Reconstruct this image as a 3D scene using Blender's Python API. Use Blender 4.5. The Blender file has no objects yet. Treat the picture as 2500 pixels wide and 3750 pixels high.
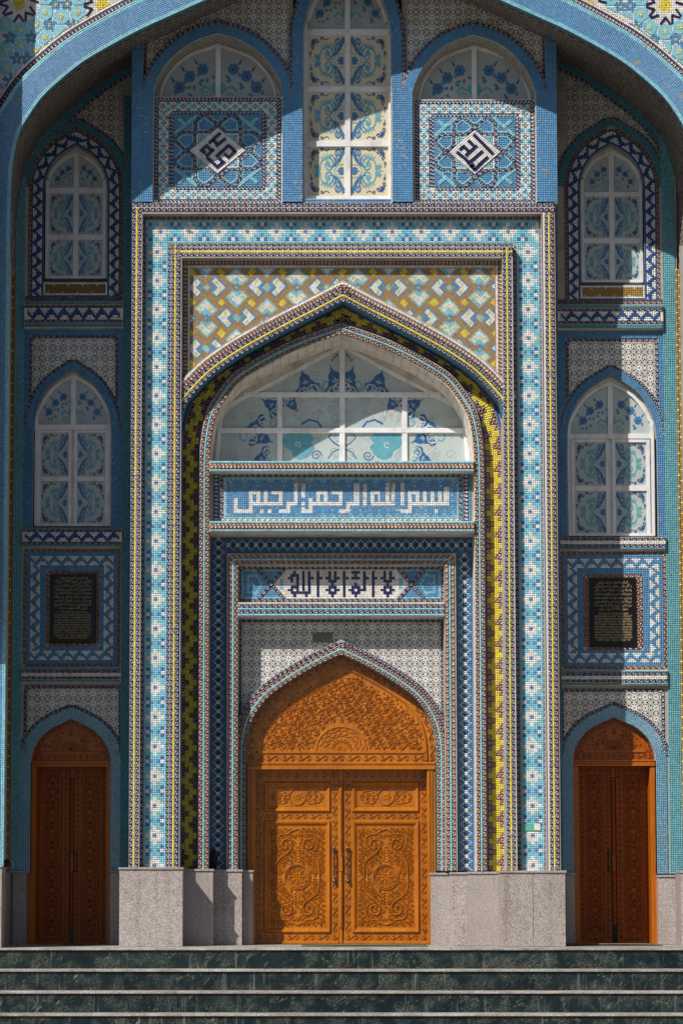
import bpy, math, random
import numpy as np
from mathutils import Vector
random.seed(7); rng = np.random.default_rng(7)
sc = bpy.context.scene
col = sc.collection

# ------------------------------------------------------------------ camera
S = 0.003                      # metres per unit (one unit = one photo pixel on the portal front)
CX, D, TH = 1050.0, 8333.0, math.radians(4.5)
ct, st = math.cos(TH), math.sin(TH)
Z2 = 1290*ct
F = D*ct + Z2*st
V2 = Z2*ct - D*st
def Z0(py):
    v = V2 + (2000-py)
    return D*(v*ct + F*st)/(F*ct - v*st)
HC = -Z0(3465)
cam = bpy.data.cameras.new('camera'); camo = bpy.data.objects.new('camera', cam); col.objects.link(camo)
camo.location = (S*(CX-1250), -S*D, S*HC)
camo.rotation_euler = (math.pi/2+TH, 0, 0)
cam.sensor_fit = 'VERTICAL'; cam.sensor_height = 36; cam.lens = F/3750*36
cam.shift_x = (1250-CX)/3750; cam.shift_y = (2000+V2-1875)/3750
cam.clip_end = 3000
sc.camera = camo

# ------------------------------------------------------------------ light
SUN = Vector((0.95, 1.0, -1.22)).normalized()       # travel direction
elev = math.asin(-SUN.z); azim = math.atan2(-SUN.x, -SUN.y)
w = bpy.data.worlds.new('World'); sc.world = w; w.use_nodes = True
nt = w.node_tree; nt.nodes.clear()
bg = nt.nodes.new('ShaderNodeBackground'); out = nt.nodes.new('ShaderNodeOutputWorld')
sky = nt.nodes.new('ShaderNodeTexSky'); sky.sky_type = 'NISHITA'; sky.sun_disc = False
sky.sun_elevation = elev; sky.sun_rotation = azim % (2*math.pi)
sky.altitude = 800; sky.dust_density = 1.0
nt.links.new(sky.outputs[0], bg.inputs[0]); nt.links.new(bg.outputs[0], out.inputs[0])
bg.inputs[1].default_value = 0.060
sl = bpy.data.lights.new('sun', 'SUN'); sl.energy = 5.0; sl.angle = math.radians(0.5); sl.color = (1.0, 0.95, 0.86)
so = bpy.data.objects.new('sun', sl); col.objects.link(so)
so.rotation_euler = SUN.to_track_quat('-Z', 'Y').to_euler(); so.location = (-20, -20, 25)
sc.view_settings.view_transform = 'Standard'; sc.view_settings.look = 'None'
sc.view_settings.exposure = 0.12; sc.view_settings.gamma = 1; sc.view_settings.use_curve_mapping = False

# ------------------------------------------------------------------ coordinate helpers
def fw(py): return D*ct + Z0(py)*st
def q(x, y=2000): return CX + (x-CX)*fw(y)/F
def Q(pts): return [(q(x, y), y) for x, y in pts]
def W(u, v, d):
    k = (D+d)/D
    return (S*(CX-1250+(u-CX)*k), S*d, S*(Z0(v)*k+HC))
def WA(pts, d): return np.array([W(u, v, d) for u, v in pts], float)
def smooth(pts, n=6):
    """Catmull-Rom through pts"""
    P = np.array(pts, float); o = []
    for i in range(len(P)-1):
        p1, p2 = P[i], P[i+1]
        p0 = P[i-1] if i > 0 else 2*p1-p2
        p3 = P[i+2] if i+2 < len(P) else 2*p2-p1
        for k in range(n):
            t = k/n
            o.append(0.5*((2*p1)+(-p0+p2)*t+(2*p0-5*p1+4*p2-p3)*t*t+(-p0+3*p1-3*p2+p3)*t**3))
    o.append(P[-1]); return [tuple(a) for a in o]
def arch(jamb, arcpts, axis, n=5):
    """left jamb foot + arc (left spring to apex) mirrored about axis -> path left to right"""
    L = ([jamb] if jamb else []) + smooth(arcpts, n)
    return L + [(2*axis-u, v) for u, v in reversed(L[:-1])]
def offset(path, o):
    P = np.array(path, float); n = len(P); R = []
    for i in range(n):
        ns = []
        if i > 0: t = P[i]-P[i-1]; t = t/(np.linalg.norm(t)+1e-9); ns.append(np.array([t[1], -t[0]]))
        if i < n-1: t = P[i+1]-P[i]; t = t/(np.linalg.norm(t)+1e-9); ns.append(np.array([t[1], -t[0]]))
        if len(ns) == 1: m = ns[0]
        else: m = (ns[0]+ns[1])/max(0.4, 1+float(ns[0]@ns[1]))
        R.append(P[i]+m*o)
    return np.array(R)
def cumlen(P):
    return np.concatenate([[0], np.cumsum(np.linalg.norm(np.diff(P, axis=0), axis=1))])
def resample(P, s, s_at):
    return np.stack([np.interp(s_at, s, P[:, k]) for k in range(P.shape[1])], 1)

# ------------------------------------------------------------------ materials
def mat(name, base, rough=0.5, build=None, spec=0.5, metal=0.0, coat=0.0):
    m = bpy.data.materials.new(name); m.use_nodes = True
    t = m.node_tree; b = t.nodes['Principled BSDF']
    b.inputs['Base Color'].default_value = (*base, 1); b.inputs['Roughness'].default_value = rough
    b.inputs['Specular IOR Level'].default_value = spec; b.inputs['Metallic'].default_value = metal
    b.inputs['Coat Weight'].default_value = coat; b.inputs['Coat Roughness'].default_value = 0.12
    if build: build(t, b)
    return m
def N(t, typ, **kw):
    n = t.nodes.new(typ)
    for k, v in kw.items():
        if k in n.inputs: n.inputs[k].default_value = v
        else: setattr(n, k, v)
    return n
def ramp(t, fac, stops):
    r = t.nodes.new('ShaderNodeValToRGB'); e = r.color_ramp.elements
    while len(e) < len(stops): e.new(0.5)
    for el, (p, c) in zip(e, stops): el.position = p; el.color = (*c, 1)
    t.links.new(fac, r.inputs[0]); return r.outputs[0]
def mix(t, a, b, fac, mode='MIX'):
    m = t.nodes.new('ShaderNodeMix'); m.data_type = 'RGBA'; m.blend_type = mode
    for sock, val in ((m.inputs[0], fac), (m.inputs[6], a), (m.inputs[7], b)):
        if hasattr(val, 'type') and hasattr(val, 'links'): t.links.new(val, sock)
        elif isinstance(val, (int, float)): sock.default_value = val
        else: sock.default_value = (*val, 1)
    return m.outputs[2]
def coords(t, kind='Object'): return t.nodes.new('ShaderNodeTexCoord').outputs[kind]
def noise(t, vec, scale, detail=4, rough=0.55, dist=0.0):
    n = N(t, 'ShaderNodeTexNoise', Scale=scale, Detail=detail, Roughness=rough, Distortion=dist)
    t.links.new(vec, n.inputs['Vector']); return n.outputs['Fac']
def mapping(t, vec, scale=(1, 1, 1), rot=(0, 0, 0)):
    n = N(t, 'ShaderNodeMapping'); n.inputs['Scale'].default_value = scale; n.inputs['Rotation'].default_value = rot
    t.links.new(vec, n.inputs['Vector']); return n.outputs[0]
def bump(t, b, h, strength=0.3, dist=0.01):
    n = N(t, 'ShaderNodeBump', Strength=strength, Distance=dist); t.links.new(h, n.inputs['Height'])
    t.links.new(n.outputs[0], b.inputs['Normal'])
def geo(t): return t.nodes.new('ShaderNodeNewGeometry').outputs['Position']

def b_mosaic(t, b):
    a = t.nodes.new('ShaderNodeAttribute'); a.attribute_name = 'Col'
    p = geo(t)
    dirt = ramp(t, noise(t, mapping(t, p, (1.6, 1.6, .7)), 2.2, 6, .65), [(.45, (1, 1, 1)), (.8, (.72, .66, .58))])
    runs = ramp(t, noise(t, mapping(t, p, (7, 7, .45)), 1.3, 6, .7), [(.58, (1, 1, 1)), (.80, (.62, .57, .50))])
    dirt = mix(t, dirt, runs, .8, 'MULTIPLY')
    fine = ramp(t, noise(t, p, 160, 2), [(.3, (.82, .82, .82)), (.7, (1.1, 1.1, 1.1))])
    c = mix(t, mix(t, a.outputs['Color'], dirt, .55, 'MULTIPLY'), fine, .6, 'MULTIPLY')
    t.links.new(c, b.inputs['Base Color'])
    r = ramp(t, noise(t, p, 40, 2), [(.3, (.28, .28, .28)), (.75, (.6, .6, .6))]); t.links.new(r, b.inputs['Roughness'])
M_MOS = mat('glazed_mosaic', (.5, .5, .5), .35, b_mosaic, spec=.4)
def b_plaster(t, b):
    p = geo(t); c = ramp(t, noise(t, p, 5, 8, .65), [(.3, (.27, .24, .21)), (.75, (.46, .43, .40))])
    t.links.new(c, b.inputs['Base Color']); bump(t, b, noise(t, p, 60, 4), .4, .004)
M_PLA = mat('grey_render', (.4, .38, .35), .85, b_plaster)
def b_reveal(t, b):
    p = geo(t); c = ramp(t, noise(t, p, 6, 8, .7), [(.3, (.42, .36, .29)), (.55, (.66, .62, .56)), (.8, (.72, .70, .66))])
    t.links.new(c, b.inputs['Base Color']); bump(t, b, noise(t, p, 50, 4), .3, .004)
M_REV = mat('pale_reveal', (.6, .58, .54), .6, b_reveal)
def b_granite(t, b):
    p = geo(t)
    oi = t.nodes.new('ShaderNodeObjectInfo')
    c = ramp(t, noise(t, p, 95, 3, .75), [(.34, (.16, .128, .12)), (.47, (.34, .292, .275)), (.56, (.46, .415, .40)), (.7, (.60, .56, .55))])
    c = mix(t, c, ramp(t, noise(t, p, 3, 6, .65), [(.3, (.80, .76, .74)), (.62, (1, 1, 1))]), .8, 'MULTIPLY')
    c = mix(t, c, ramp(t, noise(t, mapping(t, p, (9, 9, .5)), 1.0, 5, .7), [(.34, (.72, .69, .66)), (.48, (1, 1, 1))]), .7, 'MULTIPLY')
    c = mix(t, c, ramp(t, oi.outputs['Random'], [(0, (.86, .845, .84)), (1, (1, 1, 1))]), 1.0, 'MULTIPLY')
    t.links.new(c, b.inputs['Base Color']); b.inputs['Roughness'].default_value = .42
M_GRA = mat('pink_granite', (.4, .35, .33), .4, b_granite)
def b_tread(t, b):
    p = geo(t)
    c = ramp(t, noise(t, p, 80, 4, .8), [(.33, (.14, .13, .12)), (.48, (.40, .38, .35)), (.62, (.60, .575, .54))])
    oi = t.nodes.new('ShaderNodeObjectInfo')
    c = mix(t, c, ramp(t, noise(t, mapping(t, p, (1, 1, 2)), 3.5, 7, .75), [(.35, (.45, .40, .35)), (.6, (1, 1, 1))]), .95, 'MULTIPLY')
    c = mix(t, c, ramp(t, oi.outputs['Random'], [(0, (.78, .77, .76)), (1, (1, 1, 1))]), 1.0, 'MULTIPLY')
    bump(t, b, noise(t, p, 35, 4), .35, .006)
    t.links.new(c, b.inputs['Base Color'])
M_TRD = mat('pale_granite', (.5, .5, .48), .6, b_tread)
def b_marble(t, b):
    p = t.nodes.new('ShaderNodeTexCoord').outputs['Object']; oi = t.nodes.new('ShaderNodeObjectInfo')
    ad = N(t, 'ShaderNodeVectorMath', operation='ADD'); t.links.new(p, ad.inputs[0])
    ml = N(t, 'ShaderNodeMath', operation='MULTIPLY'); ml.inputs[1].default_value = 37.0; t.links.new(oi.outputs['Random'], ml.inputs[0])
    cb = N(t, 'ShaderNodeCombineXYZ'); t.links.new(ml.outputs[0], cb.inputs[0]); t.links.new(ml.outputs[0], cb.inputs[1]); t.links.new(cb.outputs[0], ad.inputs[1])
    v = ad.outputs[0]
    rot = mapping(t, v, (1, 1, 1), (0, .75, 0)); sk = mapping(t, rot, (1.0, 1.0, 2.6))
    base = ramp(t, noise(t, v, 3.5, 6, .7), [(.3, (.006, .011, .014)), (.55, (.010, .018, .021)), (.8, (.021, .032, .031))])
    n1 = noise(t, sk, 8.5, 9, .74, 1.6)
    vein = ramp(t, n1, [(.56, (0, 0, 0)), (.61, (.35, .35, .35)), (.67, (1, 1, 1))])
    patch = ramp(t, noise(t, v, 2.6, 3), [(.38, (.08, .08, .08)), (.60, (1, 1, 1))])
    vm = mix(t, vein, patch, 1.0, 'MULTIPLY')
    c = mix(t, base, (.24, .26, .21), vm)
    th = N(t, 'ShaderNodeTexNoise', Scale=14.0, Detail=6.0, Roughness=.7, Distortion=2.0); t.links.new(sk, th.inputs['Vector'])
    thin = ramp(t, th.outputs['Fac'], [(.484, (0, 0, 0)), (.5, (.75, .75, .75)), (.516, (0, 0, 0))])
    c = mix(t, c, (.30, .33, .29), mix(t, thin, ramp(t, noise(t, v, 5.5, 2), [(.45, (0, 0, 0)), (.6, (1, 1, 1))]), 1.0, 'MULTIPLY'))
    # lime runs down the face
    runs = ramp(t, noise(t, mapping(t, v, (14, 1, .7)), 1.0, 4, .7), [(.60, (0, 0, 0)), (.76, (.5, .5, .5))])
    c = mix(t, c, (.34, .34, .33), runs)
    c = mix(t, c, ramp(t, oi.outputs['Random'], [(0, (.75, .8, .85)), (1, (1.25, 1.2, 1.1))]), 1.0, 'MULTIPLY')
    t.links.new(c, b.inputs['Base Color']); b.inputs['Roughness'].default_value = .33
M_MAR = mat('dark_green_marble', (.03, .04, .045), .45, b_marble, spec=.2)
def b_wood(t, b):
    p = geo(t)
    g = noise(t, mapping(t, p, (26, 26, 2.2)), 1.6, 6, .6, .6)
    c = ramp(t, g, [(.3, (.33, .090, .004)), (.55, (.45, .142, .006)), (.78, (.54, .19, .010))])
    oi = t.nodes.new('ShaderNodeObjectInfo')
    c = mix(t, c, ramp(t, noise(t, mapping(t, p, (1, 1, .6)), 3.0, 6, .65), [(.3, (.72, .68, .62)), (.62, (1.04, 1.04, 1.04))]), .8, 'MULTIPLY')
    c = mix(t, c, ramp(t, oi.outputs['Random'], [(0, (.90, .87, .84)), (1, (1.06, 1.06, 1.06))]), 1.0, 'MULTIPLY')
    t.links.new(ramp(t, noise(t, p, 9, 4), [(.3, (.30, .30, .30)), (.7, (.52, .52, .52))]), b.inputs['Roughness'])
    t.links.new(c, b.inputs['Base Color']); bump(t, b, g, .15, .002)
M_WOOD = mat('varnished_wood', (.5, .15, .01), .42, b_wood, spec=.22, coat=.45)
M_WRED = mat('red_brown_wood', (.34, .075, .006), .42, lambda t, b: t.links.new(
    ramp(t, noise(t, mapping(t, geo(t), (26, 26, 2.2)), 1.6, 6, .6, .6), [(.3, (.24, .045, .002)), (.75, (.38, .083, .003))]), b.inputs['Base Color']), spec=.2, coat=.12)
M_WFRM = mat('amber_wood', (.4, .11, .005), .42, lambda t, b: t.links.new(
    ramp(t, noise(t, mapping(t, geo(t), (26, 26, 2.2)), 1.6, 6, .6, .6), [(.3, (.32, .075, .003)), (.75, (.47, .128, .006))]), b.inputs['Base Color']), spec=.22, coat=.3)
M_WMID = mat('brown_wood', (.34, .09, .005), .42, lambda t, b: t.links.new(
    ramp(t, noise(t, mapping(t, geo(t), (26, 26, 2.2)), 1.6, 6, .6, .6), [(.3, (.25, .052, .0025)), (.75, (.39, .098, .004))]), b.inputs['Base Color']), spec=.22, coat=.25)
def b_white(t, b):
    p = geo(t); c = ramp(t, noise(t, mapping(t, p, (1, 1, .5)), 7, 7, .7), [(.28, (.48, .46, .45)), (.5, (.68, .68, .70)), (.8, (.74, .75, .78))])
    t.links.new(c, b.inputs['Base Color'])
M_WHT = mat('white_frame_paint', (.72, .72, .74), .4, b_white)
def film(name, c1, c2):
    def f(t, b):
        p = geo(t); t.links.new(ramp(t, noise(t, p, 3.0, 6, .65), [(.3, c1), (.7, c2)]), b.inputs['Base Color'])
    return mat(name, c1, .22, f, spec=.5)
M_PANE = film('cream_film_pane', (.53, .47, .31), (.62, .56, .40))
M_PANG = film('grey_film_pane', (.30, .345, .36), (.40, .43, .425))
M_PANP = film('pale_film_pane', (.34, .405, .415), (.44, .485, .475))
def flat(name, c, r=.4, **k):
    def f(t, b):
        t.links.new(mix(t, c, ramp(t, noise(t, geo(t), 18, 4), [(.3, (.75, .75, .75)), (.7, (1.12, 1.12, 1.12))]), .7, 'MULTIPLY'), b.inputs['Base Color'])
    return mat(name, c, r, f, **k)
M_PBLU = flat('blue_print', (.040, .155, .33)); M_PDRK = flat('indigo_print', (.030, .070, .20)); M_PTEA = flat('teal_print', (.10, .32, .40)); M_PGHO = flat('faint_print', (.27, .38, .42)); M_PLUN = flat('deep_blue_print', (.025, .105, .27))
M_PGRY = flat('grey_blue_print', (.26, .34, .38)); M_PROS = flat('rose_print', (.45, .36, .31)); M_PLIT = flat('pale_print', (.50, .56, .55))
M_NAVY = flat('navy_glaze', (.016, .013, .065), .25); M_TURQ = None
M_BRASS = flat('dark_brass', (.16, .13, .08), .3, metal=.9)
M_BLK = flat('black_granite', (.006, .006, .007), .3, spec=.25)
M_GOLD = flat('gold_leaf_paint', (.42, .32, .17), .45)
M_STUD = flat('copper_stud', (.30, .10, .06), .35)
M_DARK = flat('black_cloth', (.008, .008, .009), .8)
M_MAT = flat('dark_green_mat', (.045, .048, .030), .9); M_MATB = flat('woven_straw_mat', (.20, .16, .09), .9)
M_GREEN = flat('green_card', (.10, .42, .29), .4); M_CARD = flat('cream_card', (.72, .66, .56), .5)
M_PLATE = flat('grey_plate', (.12, .115, .105), .55)
def b_crazed(c1):
    def f(t, b):
        p = geo(t); v = N(t, 'ShaderNodeTexVoronoi', feature='DISTANCE_TO_EDGE', Scale=52.0); t.links.new(p, v.inputs['Vector'])
        v2 = N(t, 'ShaderNodeTexVoronoi', Scale=52.0); t.links.new(p, v2.inputs['Vector'])
        tone = mix(t, c1, ramp(t, v2.outputs['Color'], [(.2, (.78, .82, .85)), (.8, (1.15, 1.12, 1.1))]), .8, 'MULTIPLY')
        g = ramp(t, v.outputs['Distance'], [(.03, (0, 0, 0)), (.07, (1, 1, 1))])
        t.links.new(mix(t, (.2, .25, .27), tone, g), b.inputs['Base Color']); bump(t, b, g, .4, .002)
    return f
M_TURQ = mat('turquoise_tesserae', (.16, .5, .62), .3, b_crazed((.17, .51, .64)))
M_STARB = mat('blue_tesserae', (.05, .2, .45), .3, b_crazed((.05, .20, .45)))
def b_floral(t, b):
    uv = t.nodes.new('ShaderNodeUVMap').outputs[0]
    def mth(op, a, bb=None):
        n = N(t, 'ShaderNodeMath', operation=op)
        for i, x in enumerate((a, bb)):
            if x is None: continue
            if isinstance(x, (int, float)): n.inputs[i].default_value = x
            else: t.links.new(x, n.inputs[i])
        return n.outputs[0]
    s = N(t, 'ShaderNodeSeparateXYZ'); t.links.new(uv, s.inputs[0])
    x = mth('SUBTRACT', s.outputs[0], .5); y = mth('SUBTRACT', s.outputs[1], .5)
    r = mth('SQRT', mth('ADD', mth('MULTIPLY', x, x), mth('MULTIPLY', y, y))); th = mth('ARCTAN2', y, x)
    cs = mth('ABSOLUTE', mth('COSINE', mth('MULTIPLY', th, 4.0)))
    pet = mth('ADD', .235, mth('MULTIPLY', cs, .10))
    inflower = mth('LESS_THAN', r, pet)
    spoke = mth('GREATER_THAN', cs, .22)
    flower = mth('MULTIPLY', mth('MULTIPLY', inflower, spoke), mth('GREATER_THAN', r, .075))
    ringl = mth('LESS_THAN', mth('ABSOLUTE', mth('SUBTRACT', r, .415)), .038)
    ax = mth('SUBTRACT', .5, mth('ABSOLUTE', x)); ay = mth('SUBTRACT', .5, mth('ABSOLUTE', y))
    rc = mth('SQRT', mth('ADD', mth('MULTIPLY', ax, ax), mth('MULTIPLY', ay, ay)))
    thc = mth('ARCTAN2', ay, ax)
    cc = mth('MULTIPLY', mth('LESS_THAN', rc, .21), mth('GREATER_THAN', mth('ABSOLUTE', mth('COSINE', mth('MULTIPLY', thc, 2.0))), .30))
    edge = mth('MULTIPLY', mth('LESS_THAN', mth('MINIMUM', ax, ay), .045), mth('GREATER_THAN', mth('MAXIMUM', ax, ay), .36))
    whitem = mth('MAXIMUM', mth('MAXIMUM', flower, ringl), mth('MAXIMUM', cc, edge))
    oi = t.nodes.new('ShaderNodeObjectInfo')
    wc = ramp(t, oi.outputs['Random'], [(0, (.58, .56, .53)), (1, (.72, .71, .69))])
    base = mix(t, (.050, .042, .038), wc, whitem)
    t.links.new(base, b.inputs['Base Color'])
M_FLOR = mat('floral_printed_glaze', (.5, .5, .5), .25, b_floral, spec=.45)
def b_ground(t, b):
    p = geo(t); t.links.new(ramp(t, noise(t, p, 1.2, 8, .7), [(.3, (.13, .12, .11)), (.7, (.20, .19, .17))]), b.inputs['Base Color'])
M_GND = mat('paving', (.3, .28, .25), .8, b_ground)

C = dict(W=(.74, .72, .69), T=(.21, .53, .66), E=(.060, .24, .32), B=(.085, .255, .48), Z=(.016, .080, .27), D=(.04, .16, .38),
         N=(.030, .026, .095), Y=(.72, .58, .05), O=(.36, .215, .085), R=(.16, .055, .033), L=(.24, .50, .62), G=(.30, .27, .24),
         GL=(.52, .49, .46), P=(.70, .56, .48), V=(.60, .58, .62), K=(.05, .045, .05), S=(.62, .58, .50), GO=(.22, .12, .03), w=(.60, .68, .66))

# ------------------------------------------------------------------ object helpers
def mk(name, verts, faces, m, parent=None, kind=None, smooth_=False):
    me = bpy.data.meshes.new(name); me.from_pydata([tuple(map(float, v)) for v in verts], [], [tuple(int(i) for i in f) for f in faces])
    me.materials.append(m); me.update()
    if smooth_: me.polygons.foreach_set('use_smooth', [True]*len(me.polygons))
    return link(name, me, parent, kind)
def link(name, me, parent=None, kind=None):
    o = bpy.data.objects.new(name, me); col.objects.link(o)
    if parent is not None: o.parent = parent
    if kind: o['kind'] = kind
    return o
def thing(name, label, cat, group=None, loc=(0, 0, 0)):
    o = bpy.data.objects.new(name, None); col.objects.link(o); o.location = loc; o.empty_display_size = .2
    o['label'] = label; o['category'] = cat
    if group: o['group'] = group
    return o
class MB:
    """collects plain polygons"""
    def __init__(s): s.v = []; s.f = []; s.st = []
    def add(s, vs, fs):
        s.st.append((len(s.v), len(s.f))); b = len(s.v); s.v += [tuple(x) for x in vs]; s.f += [tuple(i+b for i in f) for f in fs]; return s
    def wbox(s, x0, y0, z0, x1, y1, z1, bev=0):
        v = [(x0, y0, z0), (x1, y0, z0), (x1, y0, z1), (x0, y0, z1), (x0, y1, z0), (x1, y1, z0), (x1, y1, z1), (x0, y1, z1)]
        if bev:
            e = bev
            v = [(x0+e, y0, z0+e), (x1-e, y0, z0+e), (x1-e, y0, z1-e), (x0+e, y0, z1-e),
                 (x0, y0+e, z0), (x1, y0+e, z0), (x1, y0+e, z1), (x0, y0+e, z1), (x0, y1, z0), (x1, y1, z0), (x1, y1, z1), (x0, y1, z1)]
            f = [(0, 1, 2, 3)]
            for a, b in ((0, 4), (4, 8)):
                for k in range(4): f.append((a+k, b+k, b+(k+1) % 4, a+(k+1) % 4))
            f.append((11, 10, 9, 8)); return s.add(v, f)
        return s.add(v, [(0, 1, 2, 3), (5, 4, 7, 6), (4, 0, 3, 7), (1, 5, 6, 2), (3, 2, 6, 7), (4, 5, 1, 0)])
    def box(s, u0, v0, u1, v1, d0, d1, bev=0):
        """front rect (u0,v0)-(u1,v1) seen at depth d0, extruded straight back to d1"""
        a = W(u0, v1, d0); b = W(u1, v0, d0)
        return s.wbox(a[0], S*d0, a[2], b[0], S*d1, b[2], bev*S)
    def ring(s, path, w0, w1, d0, d1, closed=False):
        A = WA(offset(path, w0), d0); B = WA(offset(path, w1), d0); n = len(A)
        Ab = A.copy(); Ab[:, 1] = S*d1; Bb = B.copy(); Bb[:, 1] = S*d1
        f = []
        for i in range(n-1):
            f += [(i, i+1, n+i+1, n+i), (i, 2*n+i, 2*n+i+1, i+1), (n+i, n+i+1, 3*n+i+1, 3*n+i)]
        f += [(0, n, 3*n, 2*n), (n-1, 3*n-1, 4*n-1, 2*n-1)]
        return s.add(list(A)+list(B)+list(Ab)+list(Bb), f)
    def poly(s, pts, d0, d1):
        A = WA(pts, d0); n = len(A); Bk = A.copy(); Bk[:, 1] = S*d1
        f = [tuple(range(n)), tuple(range(2*n-1, n-1, -1))] + [(i, n+i, n+(i+1) % n, (i+1) % n) for i in range(n)]
        return s.add(list(A)+list(Bk), f)
    def lathe(s, prof, cx, cy, cz, n=10, axis='z'):
        v = []
        for r, h in prof:
            for k in range(n):
                a = 2*math.pi*k/n
                v.append((cx+r*math.cos(a), cy+r*math.sin(a), cz+h) if axis == 'z' else (cx+r*math.cos(a), cy+h, cz+r*math.sin(a)))
        f = []
        for i in range(len(prof)-1):
            for k in range(n): f.append((i*n+k, i*n+(k+1) % n, (i+1)*n+(k+1) % n, (i+1)*n+k))
        f += [tuple(range(n-1, -1, -1)), tuple(range((len(prof)-1)*n, len(prof)*n))]
        return s.add(v, f)
    def build(s, name, m, parent=None, kind=None, sm=False): return mk(name, s.v, s.f, m, parent, kind, sm)
    def each(s, name, m, parent=None):
        st = s.st+[(len(s.v), len(s.f))]
        for (v0, f0), (v1, f1) in zip(st[:-1], st[1:]): mk(name, s.v[v0:v1], [tuple(i-v0 for i in f) for f in s.f[f0:f1]], m, parent)

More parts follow.
